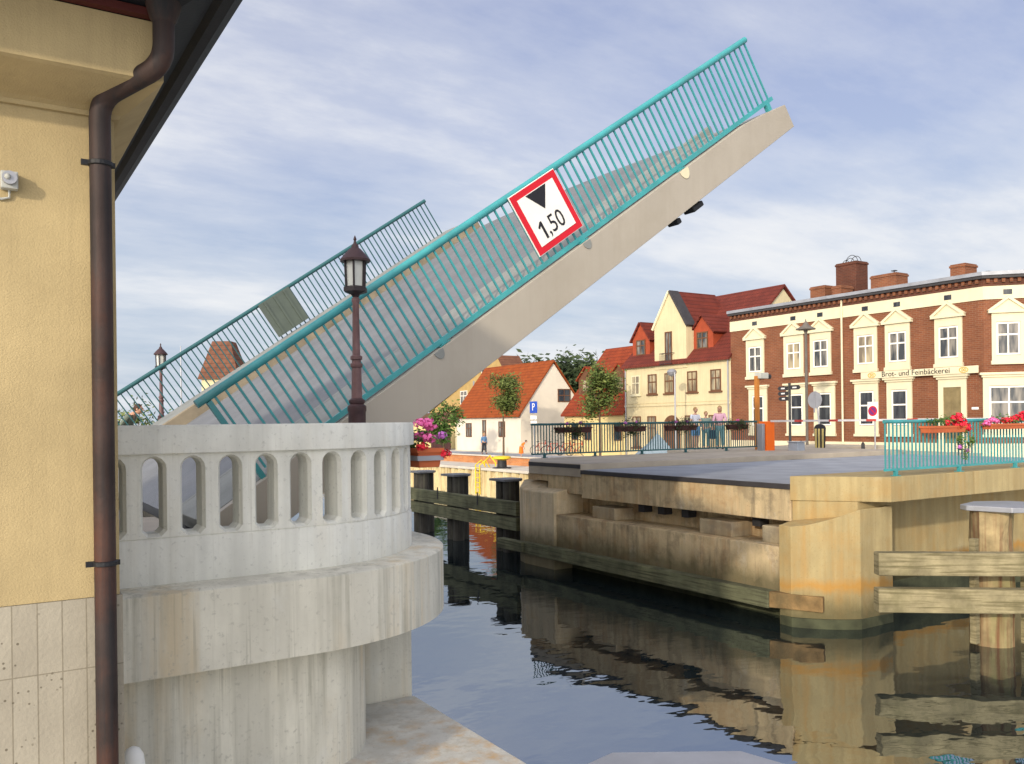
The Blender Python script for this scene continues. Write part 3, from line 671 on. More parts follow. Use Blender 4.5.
# trailing green below that box
rnd=random.Random(9); 
x_=on_y(953,430,9.97).x
tag(leaves(MB(),(x_,9.72,.58),.22,.12,.32,260,.035,rnd,0.,12).build('trailing_plant','leaf_fresh'),'green trailing plant hanging below the red geraniums on the teal railing','plant')
box_on_rail(979,1016,9.97,.84,.95,.22,-1,'terracotta',[('petal_red','red',[(.45,.3,.06,.07),(.6,.2,.09,.08),(.72,.3,.10,.08),(.85,.3,.13,.09),(.97,.3,.12,.07),(.9,.3,.22,.05)]),('petal_pink','pink',[(-.05,.3,.02,.07),(.06,.2,.09,.06),(.2,.3,.06,.06)])],.7,'terracotta flower box with pink and red blossoms at the right edge of the photo','flower boxes with bright blossoms',6,gh=.11)
for i,(a,b,l) in enumerate(((553,587,'leftmost dark brown flower box on the far railing, before the orange-roofed house'),(613,641,'dark flower box on the far railing to the right of the round tree'),(663,692,'dark flower box on the far railing just left of the people'),(724,743,'short dark flower box on the far railing just right of the people'))):
    box_on_rail(a,b,21.9,.76,.93,.22,-1,'planter_brown',[('petal_lilac','lilac',[(.3,.3,.12,.05),(.7,.4,.14,.05)])] if i!=3 else [('petal_pink','pink',[(.5,.3,.16,.05)])],2.4,l,'dark flower boxes on the far railing',20+i,gmat='leaf_dark',gh=.22,drop=.16)
# ------------------------------------------------------------------ timber dolphins
def dolphin(x,y,zt,label,nm='mooring_piles'):
    t=thing(nm,(x,y,WL),label,'mooring piles','dark mooring piles of the timber guide')
    rnd=random.Random(int(y*10))
    for dx,dy in ((0,-.22),(.02,.22),(.30,0)):
        MB().tube([V(x+dx,y+dy,-3.4),V(x+dx,y+dy,zt-.05)],[.2,.185],12).build('pile','timber_dark',t,smooth=True)
    c=MB().prism([(x-.30,y-.46),(x+.30,y-.46),(x+.50,y-.2),(x+.50,y+.3),(x+.30,y+.46),(x-.30,y+.46)],zt-.05,zt+.02); c.build('cap','cap_dark',t,bevel=.01)
    return t
d1=on_z(505,588,WL); DX=13.75
for px,l in ((505,'right end mooring piles with zinc cap before the pier nose'),(455,'middle mooring piles with zinc cap on the timber guide'),(421,'mooring piles half hidden by the bastion under the flower box')):
    y=on_x(px,480,DX).y; dolphin(DX,y,-.62,l)
BX=DX-.34; ya=on_x(519,512,BX).y; yb=ya+13
gd=thing('guide_fender',(BX,ya,-1.2),'two weathered horizontal timbers bolted across the dark mooring piles','timber fender')
for t0,t1 in ((502,516),(518,531)):
    z1,z0=on_x(519,t0,BX).z,on_x(519,t1,BX).z
    MB().box(BX-.10,BX+.10,ya,yb,z0,z1).build('beam','timber_green',gd,bevel=.02)
for y in (ya+2.2,ya+4.9): MB().box(BX-.115,BX-.101,y,y+.06,-1.45,-1.05).build('joint_strap','iron',gd)
# right-hand pile with zinc cap and two pale beams
rp=on_z(990,648,WL); px_,py_=rp.x+.15,rp.y+.05
px_,py_=(lambda q:(q.x,q.y))(at(992,600,14.85))
t=thing('mooring_piles',(px_,py_,WL),'orange brown weathered pile with a broad zinc cap at the right edge','mooring piles')
rnd=random.Random(4)
prof=[]
n=14
b=MB(); rings=[]
for k,z in enumerate((-3.4,-2.6,-1.8,-1.0,-.5)):
    rings.append([V(px_+(.34+rnd.uniform(-.03,.03))*math.cos(2*math.pi*i/n),py_+(.34+rnd.uniform(-.03,.03))*math.sin(2*math.pi*i/n),z) for i in range(n)])
b.add([p for r_ in rings for p in r_],[[k*n+i,k*n+(i+1)%n,(k+1)*n+(i+1)%n,(k+1)*n+i] for k in range(4) for i in range(n)]+[[4*n+i for i in range(n)]]); b.build('pile','timber_pile',t)
UX=V(cP,-sP,0); UY=V(sP,cP,0)       # across / along the line of sight
cc=V(px_,py_,0)
def cap(t,c,w,d,z,hh_=.09,ch=.25):
    pts=[c+UX*x+UY*y+V(0,0,z) for x,y in ((-w+ch,-d),(w-ch,-d),(w,-d+ch),(w,d-ch),(w-ch,d),(-w+ch,d),(-w,d-ch),(-w,-d+ch))]
    MB().extr(pts,V(0,0,hh_)).build('cap','zinc',t,bevel=.012)
cap(t,cc+UX*.34,.82,.60,-.50,ch=.5)
for dxx,tz in((-.46,-.95),(.40,-1.5)): 
    q=cc+UX*dxx-UY*.30; MB().box(q.x-.06,q.x+.06,q.y-.05,q.y+.05,-2.72,tz).build('cleat','timber_sun',t)
gf=thing('guide_fender',(px_,py_-.5,-1.6),'two pale mossy timber beams running right from the pier end wall','timber fender')
st=at(879,560,14.75)
for ya_,yb_,mt in ((553,576,'timber_sun'),(589,613,'timber_sun')):
    a_=at(879,ya_,14.2); b_=at(879,yb_,14.2); z1,z0=a_.z,b_.z
    p0=V(a_.x,a_.y,0); L=4.2
    MB().obox(p0+UX*(L/2)-UY*.10+V(0,0,(z0+z1)/2),UX*(L/2)-UY*.22,UY*.11,V(0,0,(z1-z0)/2)).build('beam',mt,gf,bevel=.02)
# capped piles close below the viewer
p1=on_z(612,751,-1.0); p2=on_z(741,751,-1.0)
for c0,w,l in (((p1+p2)/2,None,'flat zinc pile cap at the bottom edge left of the pier reflection'),):
    wv=(p2-p1).length/2
    t=thing('mooring_piles',(c0.x,c0.y,WL),l,'mooring piles')
    c1=V(c0.x,c0.y,0)-UY*.75
    cap(t,c1,wv+.30,.75,-1.08,.08,.30)
    for dx,dy in ((-.3,.1),(.3,.1),(0,-.4)):
        q=c1+UX*dx+UY*dy; MB().tube([V(q.x,q.y,-3.4),V(q.x,q.y,-1.08)],.2,12).build('pile','timber_dark',t,smooth=True)
# ------------------------------------------------------------------ far quay
sw=MB(); prof=[]; y=25.3; k=0
while y<84: 
    prof+= [(QX,y),(QX,y+.28),(QX+.36,y+.40),(QX+.36,y+.68)]; y+=.8
poly=prof+[(QX+.7,84),(QX+.7,25.3)]
qw=thing('quay_wall',(QX,50,WL),'sunlit corrugated sheet pile wall with pale coping across the water','quay wall')
MB().prism(poly,-3.3,-1.42).build('sheet_piling','rust_sheet',qw)
MB().box(QX-.06,QX+.6,25.3,84,-1.42,-1.285).build('coping','light_paving',qw,bevel=.02)
p=on_x(502,468,QX+.55); t=thing('bollard',(p.x,p.y,-1.29),'black mooring bollard with yellow cap on the far quay','bollard')
MB().lathe((p.x,p.y,-1.288),[(.5,0),(.5,.04),(.26,.07),(.24,.42)],14).build('body','iron',t,smooth=True)
MB().lathe((p.x,p.y,-1.288),[(.24,.421),(.47,.50),(.47,.60),(.36,.64)],14).build('cap','yellow_paint',t,smooth=True)
p=on_x(478,478,QX-.1); t=thing('quay_ladder',(p.x,p.y,WL),'yellow steel ladder on the far sheet pile wall','ladder')
for dy in (-.22,.22): MB().tube([V(QX-.12,p.y+dy,-2.7),V(QX-.12,p.y+dy,-1.15),V(QX+.25,p.y+dy,-.9),V(QX+.5,p.y+dy,-1.28)],.035,6).build('stile','yellow_paint',t)
for i in range(6): MB().tube([V(QX-.12,p.y-.22,-2.6+i*.26),V(QX-.12,p.y+.22,-2.6+i*.26)],.025,6).build('rung','yellow_paint',t)
p=on_x(490,464,QX+1.4); t=thing('guard_hoop',(p.x,p.y,-1.29),'yellow bent tube hoop on the quay edge left of the bollard','guard hoop')
MB().tube([V(p.x,p.y+.6,-1.29),V(p.x,p.y+.6,-1.1),V(p.x,p.y,-.72),V(p.x,p.y-.6,-1.1),V(p.x,p.y-.6,-1.29)],.04,8).build('tube','yellow_paint',t)
# ------------------------------------------------------------------ houses of the town
HX=36.7; GZ=-1.3
class Plane:
    def __init__(s,o,u,n): s.o=Vector(o); s.u=Vector(u); s.n=Vector(n)
    def p(s,u,z,d=0): return s.o+s.u*u+s.n*d+V(0,0,z)
def pbox(mb,P_,u0,u1,z0,z1,d0,d1):
    return mb.obox(P_.p((u0+u1)/2,(z0+z1)/2,(d0+d1)/2),P_.u*((u1-u0)/2),P_.n*((d1-d0)/2),V(0,0,(z1-z0)/2))
FA=Plane((HX,0,0),(0,-1,0),(-1,0,0))      # the row's river front: u = -y
def window(P_,u,z0,z1,w,par,frame='frame_white',pane='pane',cross=True,trans=.62,d=.0,name='window',sill=None,bars=True):
    """frame with pane as sub-part, set in the wall plane"""
    f=MB(); t=.07
    pbox(f,P_,u-w/2,u-w/2+t,z0,z1,d,d+.05); pbox(f,P_,u+w/2-t,u+w/2,z0,z1,d,d+.05)
    pbox(f,P_,u-w/2+t,u+w/2-t,z0,z0+t,d,d+.049); pbox(f,P_,u-w/2+t,u+w/2-t,z1-t,z1,d,d+.049)
    if bars:
        zt=z0+(z1-z0)*trans
        pbox(f,P_,u-w/2+t,u+w/2-t,zt-t*.5,zt+t*.5,d,d+.047)
        if cross: pbox(f,P_,u-t*.42,u+t*.42,z0+t,z1-t,d,d+.045)
    if sill: pbox(f,P_,u-w/2-.1,u+w/2+.1,z0-.1,z0-.002,0,sill)
    fo=f.build(name,frame,par)
    q=MB(); pbox(q,P_,u-w/2+t*.5,u+w/2-t*.5,z0+t*.5,z1-t*.5,d+.002,d+.02); q.build('pane',pane,fo)
    return fo
# --- brick bakery
bh=thing('brick_house',(HX+4,27,GZ),'two storey red brick house with cream window surrounds and bakery sign','house')
YL,YR=35.0,20.5
ang=Vector((cP*.966-sP*.259,-sP*.966-cP*.259,0)).normalized()   # second front after the blunt corner
E2=V(HX,YR,0)+ang*9
mb=MB().prism([(HX,YL-.02),(HX,YR),(E2.x,E2.y),(E2.x+8,E2.y+4),(HX+9,YL-.02)],GZ,6.1); mb.build('wall','brick_red',bh)
F2=Plane((HX,YR,0),ang,(ang.y,-ang.x,0))
def both(fn,name,mat,u0=-YL+.0,u1=-YR,u2=9.0,bevel=0):
    q=MB(); fn(q,FA,u0,u1); fn(q,F2,0.,u2); return q.build(name,mat,bh,bevel=bevel)
# upper bands
def corner(mb,z0,z1,d): 
    """band of depth d following both fronts, mitred at the bend"""
    n1=V(-1,0,0); n2=F2.n; bis=(n1+n2).normalized(); k=d/bis.dot(n1)
    a=[V(HX,YL-.02,0),V(HX,YR,0),E2]; b=[a[0]+n1*d,a[1]+bis*k,a[2]+n2*d]; c_=[a[0]-n1*.3,a[1]-bis*.3,a[2]-n2*.3]
    pts=[(p.x,p.y) for p in b]+[(p.x,p.y) for p in c_[::-1]]
    return mb.prism(pts,z0,z1)
corner(MB(),6.10,6.66,.05).build('frieze','cream',bh)
corner(MB(),6.662,6.98,.06).build('cornice','brick_dark',bh)
def dentils(P_,u,u1):
    proto=None
    while u<u1:
        c=P_.p(u,6.885,.111)
        if proto is None:
            q=MB().obox(V(0,0,0),P_.u*.065,P_.n*.049,V(0,0,.085)); proto=q.build('dentil','brick_red',bh,local=True); ob=proto
        else: ob=proto.copy(); col.objects.link(ob)
        ob.location=c-bh.location; u+=.30
dentils(FA,-YL+.2,-YR-.05); dentils(F2,.15,8.9)
corner(MB(),6.982,7.10,.24).build('eaves','edge_steel',bh)
corner(MB(),7.102,7.20,.30).build('gutter','zinc',bh)
mb=MB()
a=[V(HX-.28,YL,7.2),V(HX-.28,YR-.1,7.2),E2+F2.n*.28+V(0,0,7.2),V(E2.x+8,E2.y+4,7.9),V(HX+9,YL,7.9)]
mb.add(a+[p+V(0,0,.06) for p in a],[[4,3,2,1,0],[5,6,7,8,9]]+[[i,(i+1)%5,5+(i+1)%5,5+i] for i in range(5)]); mb.build('roof','zinc',bh)
corner(MB(),GZ,-.05,.05).build('plinth','plinth_pale',bh)
def upper(P_,u,pane='pane'):
    s=MB(); z0,z1=3.32,5.50; hw=.63
    for a_,b_ in ((-hw,-.46),(.46,hw)): pbox(s,P_,u+a_,u+b_,z0+.16,z1,0,.07)
    pbox(s,P_,u-.46,u+.46,5.13,z1,0,.068); pbox(s,P_,u-.46,u+.46,z0+.16,3.70,0,.068)
    pbox(s,P_,u-hw-.04,u+hw+.04,z0,z0+.158,0,.12)
    so=s.build('window_surround','cream',bh)
    pd=MB(); pbox(pd,P_,u-hw-.14,u+hw+.14,z1+.002,z1+.12,0,.17)
    pd.extr([P_.p(u-hw-.14,z1+.122,0),P_.p(u+hw+.14,z1+.122,0),P_.p(u,z1+.66,0)],P_.n*.09)
    for sg_ in (-1,1):
        pd.extr([P_.p(u+sg_*(hw+.18),z1+.123,0),P_.p(u+sg_*(hw-.02),z1+.123,0),P_.p(u,z1+.60,0),P_.p(u,z1+.72,0)],P_.n*.17)
    pd.build('pediment','cream',so)
    w=window(P_,u,3.72,5.11,.90,so,pane=pane); 
    at_=MB(); pbox(at_,P_,u-.17,u+.17,6.28,6.50,.052,.056); at_.build('attic_vent','pane_dark',bh)
def lower(P_,u,door=False,wide=0.,pane='pane_dark'):
    s=MB(); hw=.64+wide; g=.41+wide; zt=2.42
    z0=.34 if not door else -1.2
    for a_,b_ in ((-hw,-g),(g,hw)): pbox(s,P_,u+a_,u+b_,z0,zt+.36,0,.07)
    pbox(s,P_,u-g,u+g,zt,zt+.36,0,.068)
    if not door: pbox(s,P_,u-g,u+g,z0,.74,0,.066); pbox(s,P_,u-hw-.04,u+hw+.04,z0-.12,z0-.002,0,.12)
    so=s.build('door_surround' if door else 'window_surround','cream',bh)
    c_=MB(); pbox(c_,P_,u-hw-.06,u+hw+.06,zt+.362,zt+.46,0,.13); pbox(c_,P_,u-hw-.14,u+hw+.14,zt+.462,zt+.56,0,.20); c_.build('cornice','cream',so)
    if door:
        d_=MB(); pbox(d_,P_,u-g,u+g,-1.2,zt,.004,.03); dd=d_.build('door','door_brown',so)
        for v0 in (-.3,.06):
            q=MB(); pbox(q,P_,u+v0,u+v0+.24,.2,zt-.1,.031,.045); q.build('door_panel','wood_brown',dd) if False else q.build('door_panel','door_brown',dd)
    else: window(P_,u,.76,zt-.02,2*g-.02,so,pane=pane,cross=wide>0,trans=.58)
ups=[on_x(px,355,HX).y for px in (755.5,794,821,866,898,949)]
pn=['pane','pane_curtain','pane','pane_curtain','pane','pane']
for y,p_ in zip(ups,pn): upper(FA,-y,p_)
los=[on_x(px,412,HX).y for px in (758.5,797,825,867,900,953)]
for i,y in enumerate(los): lower(FA,-y,door=(i==5))
u1=(at(1006,340,36.9)-V(HX,YR,0)).dot(ang)
upper(F2,u1); lower(F2,u1,wide=.35,pane='pane'); upper(F2,u1+3.1); lower(F2,u1+3.1)
# bakery board with lettering and two gilt pretzel ovals
bd=MB(); pbox(bd,FA,-26.35,-20.62,2.985,3.30,.205,.25); bo=bd.build('shop_sign','cream',bh)
mb=MB(); textmesh(mb,'Brot- und Feinbäckerei',.355,FA.p(-23.55,3.15,.251),FA.u,V(0,0,1),.01,FA.n,sx=1.02); mb.build('lettering','sign_black',bo)
for u in (-25.75,-21.25):
    q=MB(); n=20
    for r0 in (1.,):
        ring_=[FA.p(u+.19*math.cos(2*math.pi*i/n),3.145+.115*math.sin(2*math.pi*i/n),.258) for i in range(n+1)]
        q.tube(ring_,.018,5)
        q.tube([FA.p(u+.09*math.cos(t)*(1 if t<9 else 1),3.145+.055*math.sin(2*t),.258) for t in [2*math.pi*i/24 for i in range(25)]],.014,5)
    q.build('emblem','gold',bo)
q=MB(); pbox(q,FA,-21.05,-20.75,1.42,1.52,.0,.02); np_=q.build('name_plate','sign_white',bh)
q=MB(); yy=on_x(843,350,HX).y; q.tube([FA.p(-yy,6.95,.09),FA.p(-yy,GZ,.09)],.05,8); q.build('downpipe','cream',bh)
def chimney(px0,px1,ytop,x,mat,pots=0):
    a_,b_=on_x(px0,ytop,x),on_x(px1,ytop,x); q=MB().box(x-.5,x+.5,b_.y,a_.y,7.2,a_.z); q.box(x-.54,x+.54,b_.y-.04,a_.y+.04,a_.z-.16,a_.z-.06) if a_.z>8 else None
    c_=q.build('chimney',mat,bh); return c_,(a_+b_)/2
chimney(816,830.5,288,41,'brick_red'); chimney(838,847,287,40.6,'brick_red')
ch,m_=chimney(841.5,862,265,41.8,'brick_dark')
q=MB()
for k,(dx,r_) in enumerate(((-.28,.34),(.1,.3),(.38,.24),(0.,.42))):
    q.tube([V(41.8,m_.y+dx+r_*math.cos(t),m_.z+.02+r_*1.25*math.sin(t)) for t in [math.pi*i/10 for i in range(11)]],.018,5)
q.build('wire_hoop','iron',ch)
ch,m_=chimney(876.5,902,277,41,'brick_red'); q=MB().tube([V(41,m_.y-.3,m_.z-.1),V(41,m_.y-.3,m_.z+.28)],.03,5); q.box(40.9,41.1,m_.y-.42,m_.y-.18,m_.z+.26,m_.z+.30); q.build('pot','iron',ch)
chimney(956,971,266,41,'brick_red')
ch,m_=chimney(983,991,277,40,'brick_red'); q=MB().tube([V(40,m_.y,m_.z-.1),V(40,m_.y,m_.z+.28)],.03,5); q.box(39.9,40.1,m_.y-.14,m_.y+.14,m_.z+.22,m_.z+.26); q.build('pot','iron',ch)
# --- gable-roofed houses along the front
def gable_house(name,label,y0,y1,depth,ze,zr,wall,roof,x0=HX,ov=.25,th=.14,group=None):
    t=thing(name,(x0+depth/2,(y0+y1)/2,GZ),label,'house',group); xm=x0+depth/2; x1=x0+depth
    MB().extr([V(x0,y0,GZ),V(x0,y0,ze),V(xm,y0,zr-.12),V(x1,y0,ze),V(x1,y0,GZ)],V(0,y1-y0,0)).build('wall',wall,t)
    k=(zr-ze)/(xm-x0)
    r_=MB()
    for s_ in (1,-1):
        xe=x0-ov if s_>0 else x1+ov; zz=ze-ov*k
        r_.extr([V(xe,y0-.12,zz+.02),V(xm,y0-.12,zr+.02-.0),V(xm,y0-.12,zr+.02+th),V(xe,y0-.12,zz+.02+th)],V(0,y1-y0+.24,0))
    ro=r_.build('roof',roof,t)
    return t,ro
# cream house with the tall gable bay
ch_,cro=gable_house('cream_house','cream plastered house with dark red roof and tall stepped-out gable bay','35.0' and 35.0,44.4,9,4.75,9.0,'cream_wall','roof_red',group=None)
ya0,ya1=38.5,41.36
mb=MB().extr([V(HX-.06,ya0,4.3),V(HX-.06,ya0,6.88),V(HX-.06,(ya0+ya1)/2,9.0),V(HX-.06,ya1,6.88),V(HX-.06,ya1,4.3)],V(3.8,0,0)); gb=mb.build('gable_bay','cream_wall',ch_)
for s_,(yb_,ye_) in enumerate(((ya0,(ya0+ya1)/2),(ya1,(ya0+ya1)/2))):
    dv=V(0,ye_-yb_,2.12).normalized(); nn=V(0,-dv.z,dv.y) if s_==0 else V(0,dv.z,-dv.y)
    nn=nn if nn.z>0 else -nn
    A=V(HX-.16,yb_,6.88)-dv*.12+nn*.01; Bp=V(HX-.16,ye_,9.0)+nn*.01+dv*.06
    MB().extr([A,Bp,Bp+nn*.14,A+nn*.14],V(.75,0,0)).build('verge','edge_steel' if s_==0 else 'cream',gb)
    MB().extr([A+V(.751,0,0),Bp+V(.751,0,0),Bp+nn*.10+V(.751,0,0),A+nn*.10+V(.751,0,0)],V(3.2,0,0)).build('gable_roof','roof_red',gb)
fr=window(FA,-40.05,4.66,6.6,.62,ch_,frame='wood_brown',pane='pane',d=.065,name='balcony_door',trans=.3)
q=MB()
for u in [-40.55+i*.1 for i in range(11)]: q.tube([FA.p(u,4.6,.38),FA.p(u,5.25,.38)],.012,4)
q.tube([FA.p(-40.55,5.25,.06),FA.p(-40.55,5.25,.38),FA.p(-39.55,5.25,.38),FA.p(-39.55,5.25,.06)],.02,5); q.tube([FA.p(-40.55,4.6,.06),FA.p(-40.55,4.6,.38),FA.p(-39.55,4.6,.38),FA.p(-39.55,4.6,.06)],.02,5)
q.build('balcony_railing','iron',ch_)
for px0,px1 in ((632,640),(648,657),(665,674),(688,697),(711,721)):
    y=on_x((px0+px1)/2,384,HX).y
    window(FA,-y,2.8,4.05,.82,ch_,frame='wood_brown' if px0!=632 else 'cream',pane='pane_curtain',sill=.1,trans=.6)
for px in (637,652,690,714): window(FA,-on_x(px,420,HX).y,-.6,1.4,.8,ch_,frame='wood_brown',pane='pane_curtain',sill=.1)
q=MB(); n=12; yc=39.9
arch=[FA.p(-yc+.75*math.cos(math.pi*i/n),.75+.68*math.sin(math.pi*i/n),.004) for i in range(n+1)]+[FA.p(-yc-.75,GZ,.004),FA.p(-yc+.75,GZ,.004)]
q.extr(arch,FA.n*.03); q.build('door','wood_brown',ch_)
q=MB(); pbox(q,FA,-44.4,-35.02,2.02,2.14,.0,.06); pbox(q,FA,-44.4,-35.02,2.2,2.25,.0,.03); q.build('string_course','cream_wall',ch_)
q=MB(); pbox(q,FA,-44.4,-41.4,4.58,4.74,.0,.18); pbox(q,FA,-38.45,-35.02,4.58,4.74,.0,.18); q.build('cornice','cream',ch_)
for u in (-44.25,-35.15): MB().tube([FA.p(u,4.6,.07),FA.p(u,GZ,.07)],.045,6).build('downpipe','zinc',ch_)
def dormer(par,yc,w,zb,zs,zp,xf,wallm,roofm,dep=3.2,ov=.18,pane='pane',frame='frame_white'):
    q=MB().extr([V(xf,yc-w/2,zb),V(xf,yc-w/2,zs),V(xf,yc,zp),V(xf,yc+w/2,zs),V(xf,yc+w/2,zb)],V(dep,0,0)); d_=q.build('dormer',wallm,par)
    for s_ in (-1,1):
        e=V(0,s_*w/2,zs-zp); dv=e.normalized(); nn=V(0,-dv.z*s_,abs(dv.y)).normalized(); nn=V(0,s_*abs(dv.z),abs(dv.y))
        A=V(xf-.15,yc,zp)+nn*.01; Bp=V(xf-.15,yc+s_*w/2,zs)+dv*ov+nn*.01
        MB().extr([A,Bp,Bp+nn*.1,A+nn*.1],V(dep+.1,0,0)).build('dormer_roof',roofm,d_)
    P_=Plane((xf,0,0),(0,-1,0),(-1,0,0)); window(P_,-yc,zb+.35,min(zs-.0,zb+1.5),w*.52,par,frame=frame,pane=pane,d=.004)
    return d_
dormer(ch_,37.75,1.75,5.05,6.4,7.35,37.25,'dormer_red','roof_red',frame='wood_brown')
dormer(ch_,43.35,1.7,5.05,6.4,7.5,37.25,'dormer_red','roof_red',frame='wood_brown')
# the right gable end of its roof shows pale above the bakery; orange-roofed house next to it
oh,oro=gable_house('small_house','low yellow house with orange-red tiled roof and wooden dormer behind the round tree',44.45,51.3,8.0,1.75,6.4,'yellow_wall','roof_mid')
dormer(oh,48.3+1.6,1.9,2.9,4.15,5.0,HX+1.0,'wood_brown','roof_mid',3.0,pane='pane_curtain',frame='wood_brown')
dormer(oh,46.2,1.9,2.9,4.15,5.0,HX+1.0,'wood_brown','roof_mid',3.0,pane='pane_curtain',frame='wood_brown')
for px in (588,618,575): window(FA,-on_x(px,425,HX).y,-.2,1.0,.8,oh,frame='wood_brown',pane='pane_dark')
wh,wro=gable_house('white_house','low white house with steep orange tiled roof and blank gable wall',57.2,68.0,6.4,1.82,5.95,'white_wall','roof_orange')
for px0,px1,za,zb in ((466,472,-.11,1.1),(483,486,-1.2,1.34),(498,506,-.07,1.2)): window(FA,-on_x((px0+px1)/2,430,HX).y,za,zb,1.0 if px1-px0>4 else .6,wh,frame='wood_brown',pane='pane',cross=px1-px0>4)
GP=Plane((0,57.2,0),(1,0,0),(0,-1,0))
window(GP,40.9,2.72,3.78,1.25,wh,frame='wood_brown',pane='pane_dark',trans=.5)
q=MB(); q.tube([FA.p(-67.8,1.7,.07),FA.p(-67.8,GZ,.07)],.045,6); q.build('downpipe','cream',wh)
OX=44.0; pk=on_x(498,357,OX); oc=thing('ochre_house',(OX+5,pk.y+3,GZ),'tall ochre gabled house rising behind the white house','house')
OP=Plane((OX,0,0),(0,-1,0),(-1,0,0))
yr_=pk.y-4; yl_=pk.y+15
out=[V(OX,yl_,GZ),V(OX,yl_,pk.z-5.2),V(OX,pk.y,pk.z),V(OX,yr_,pk.z-4.6),V(OX,yr_,GZ)]
MB().extr(out,V(2.4,0,0)).build('wall','ochre_wall',oc)
for ye,ze_ in ((yl_,pk.z-5.2),(yr_,pk.z-4.6)):
    A=V(OX-.12,pk.y,pk.z+.02); Bp=V(OX-.12,ye,ze_+.02); MB().extr([A,Bp,Bp+V(0,0,.16),A+V(0,0,.16)],V(2.6,0,0)).build('roof','roof_brown',oc)
def on_oc(px,py): return on_x(px,py,OX)
p=on_oc(484,371); window(OP,-p.y,p.z-.35,p.z+.45,.9,oc,frame='frame_white',pane='pane_dark',cross=False,bars=False)
p=on_oc(464,397); window(OP,-p.y,p.z-.75,p.z+.65,1.5,oc,frame='frame_white',pane='pane')
p=on_oc(474,384); q=MB(); pbox(q,OP,-p.y-.12,-p.y+.12,p.z-.9,p.z+.3,.0,.06); q.build('chimney_pipe','zinc',oc)
an=thing('outhouse',(HX+3,75,GZ),'low pale yellow outhouse left of the white house behind the flower box','house')
MB().box(HX+2,HX+5,70,90,GZ,1.25).build('wall','yellow_wall',an); MB().extr([V(HX+1.8,69.8,1.25),V(HX+5.2,69.8,2.1),V(HX+5.2,69.8,2.22),V(HX+1.8,69.8,1.37)],V(0,20.4,0)).build('roof','roof_brown',an)
gt=thing('garden_gate',(HX-.2,70.2,GZ),'dull purple-brown wooden gate left of the white house','gate')
for k in range(7): MB().box(HX-.25,HX-.18,68.6+k*.55,69.12+k*.55,GZ,1.0).build('board','planter_brown',gt)
MB().box(HX-.17,HX-.1,68.5,72.5,.4,.55).build('rail','planter_brown',gt)
# distant tower house on the near bank
TY=at(225,400,48); t=thing('tower_house',(TY.x,TY.y,0),'distant tower with steep brown hipped roof seen through the far railing','tower')
zt=at(225,342,48).z; ze=at(225,378,48).z; w=1.15
def fr_(hw,z): return [TY.xy.to_3d()+UX*(x*hw)+UY*(y*hw)+V(0,0,z) for x,y in((-1,-1),(1,-1),(1,1),(-1,1))]
a,b,c_=fr_(1.12,ze-.1),fr_(.50,zt),fr_(.95,0)
MB().add(fr_(.95,-.1)+fr_(.95,ze),[[3,2,1,0],[4,5,6,7]]+[[i,(i+1)%4,4+(i+1)%4,4+i] for i in range(4)]).build('wall','cream_wall',t)
MB().add(a+b,[[3,2,1,0],[4,5,6,7]]+[[i,(i+1)%4,4+(i+1)%4,4+i] for i in range(4)]).build('roof','roof_brown',t)
p=at(181.5,420,40); q=MB().tube([V(p.x,p.y,0),V(p.x,p.y,at(181,346,40).z)],[.05,.02],6); tag(q.build('flagpole','zinc'),'thin bare pole between the far lantern post and the tower','pole')
# ------------------------------------------------------------------ trees
def tree(loc,h,cr,ch,label,mat,seed,n=1500,size=.16,trunk=.09,group=None,name='tree',limbs=6,clumps=22,hollow=.25):
    rnd=random.Random(seed); t=thing(name,loc,label,'tree',group); L=Vector(loc)
    q=MB(); top=L+V(rnd.uniform(-.1,.1),rnd.uniform(-.1,.1),h-ch*.7)
    q.tube([L,L+(top-L)*.5+V(.03,0,0),top],[trunk,trunk*.8,trunk*.55],8)
    cen=L+V(0,0,h-ch/2)
    for k in range(limbs):
        a=2*math.pi*k/limbs+rnd.uniform(-.3,.3); s_=L+(top-L)*rnd.uniform(.82,1.)
        e=cen+V(math.cos(a)*cr*.6,math.sin(a)*cr*.6,rnd.uniform(-.1,.35)*ch); m_=(s_+e)/2+V(0,0,.1*ch)
        q.tube([s_,m_,e],[trunk*.45,trunk*.3,trunk*.1],5)
    q.build('trunk','bark',t,smooth=True)
    g=leaves(MB(),cen,cr,cr,ch/2,n,size,rnd,hollow,clumps); g.build('crown',mat,t)
    return t
p=on_x(503.5,450,32.5); tree((p.x,p.y,GZ),5.75,1.3,2.7,'round lollipop tree in front of the white house','leaf_mid',11,5200,.115,group='round street trees along the quay',trunk=.08,clumps=26,hollow=.1)
p=on_x(600,448,33.2); tree((p.x,p.y,GZ),5.95,1.5,3.3,'round tree in front of the orange-roofed house','leaf_mid',12,5200,.115,group='round street trees along the quay',clumps=26,hollow=.1)
p=on_x(444,450,30.5); tree((p.x,p.y,GZ),4.2,1.25,3.2,'leafy bush-like tree above the pink flowers by the ochre house','leaf_fresh',13,1500,.17)
for i,(px,Y,tp,cr) in enumerate(((514,105,361,4.),(543,110,361,5.),(562,112,356,4.2),(580,108,358,3.6))):
    p=at(px,430,Y); zt=at(px,tp,Y).z
    tree((p.x,p.y,GZ),zt-GZ,cr,(zt-GZ)*.7,('pale loose tree behind the white house roof, leftmost of the far trees','low dark tree behind the ridge of the white house','tallest dark tree showing above the gap between two roofs','dark tree beside the orange-roofed house, rightmost of the far trees')[i],'leaf_dark',30+i,3200,.42,clumps=34,trunk=.3,group='dark trees behind the houses')
p=at(146,420,27); tree((p.x-.3,p.y,0),1.9,.55,1.75,'small green shrub behind the far railing beside the far lantern post','leaf_mid',41,700,.08,trunk=.04,name='shrub')
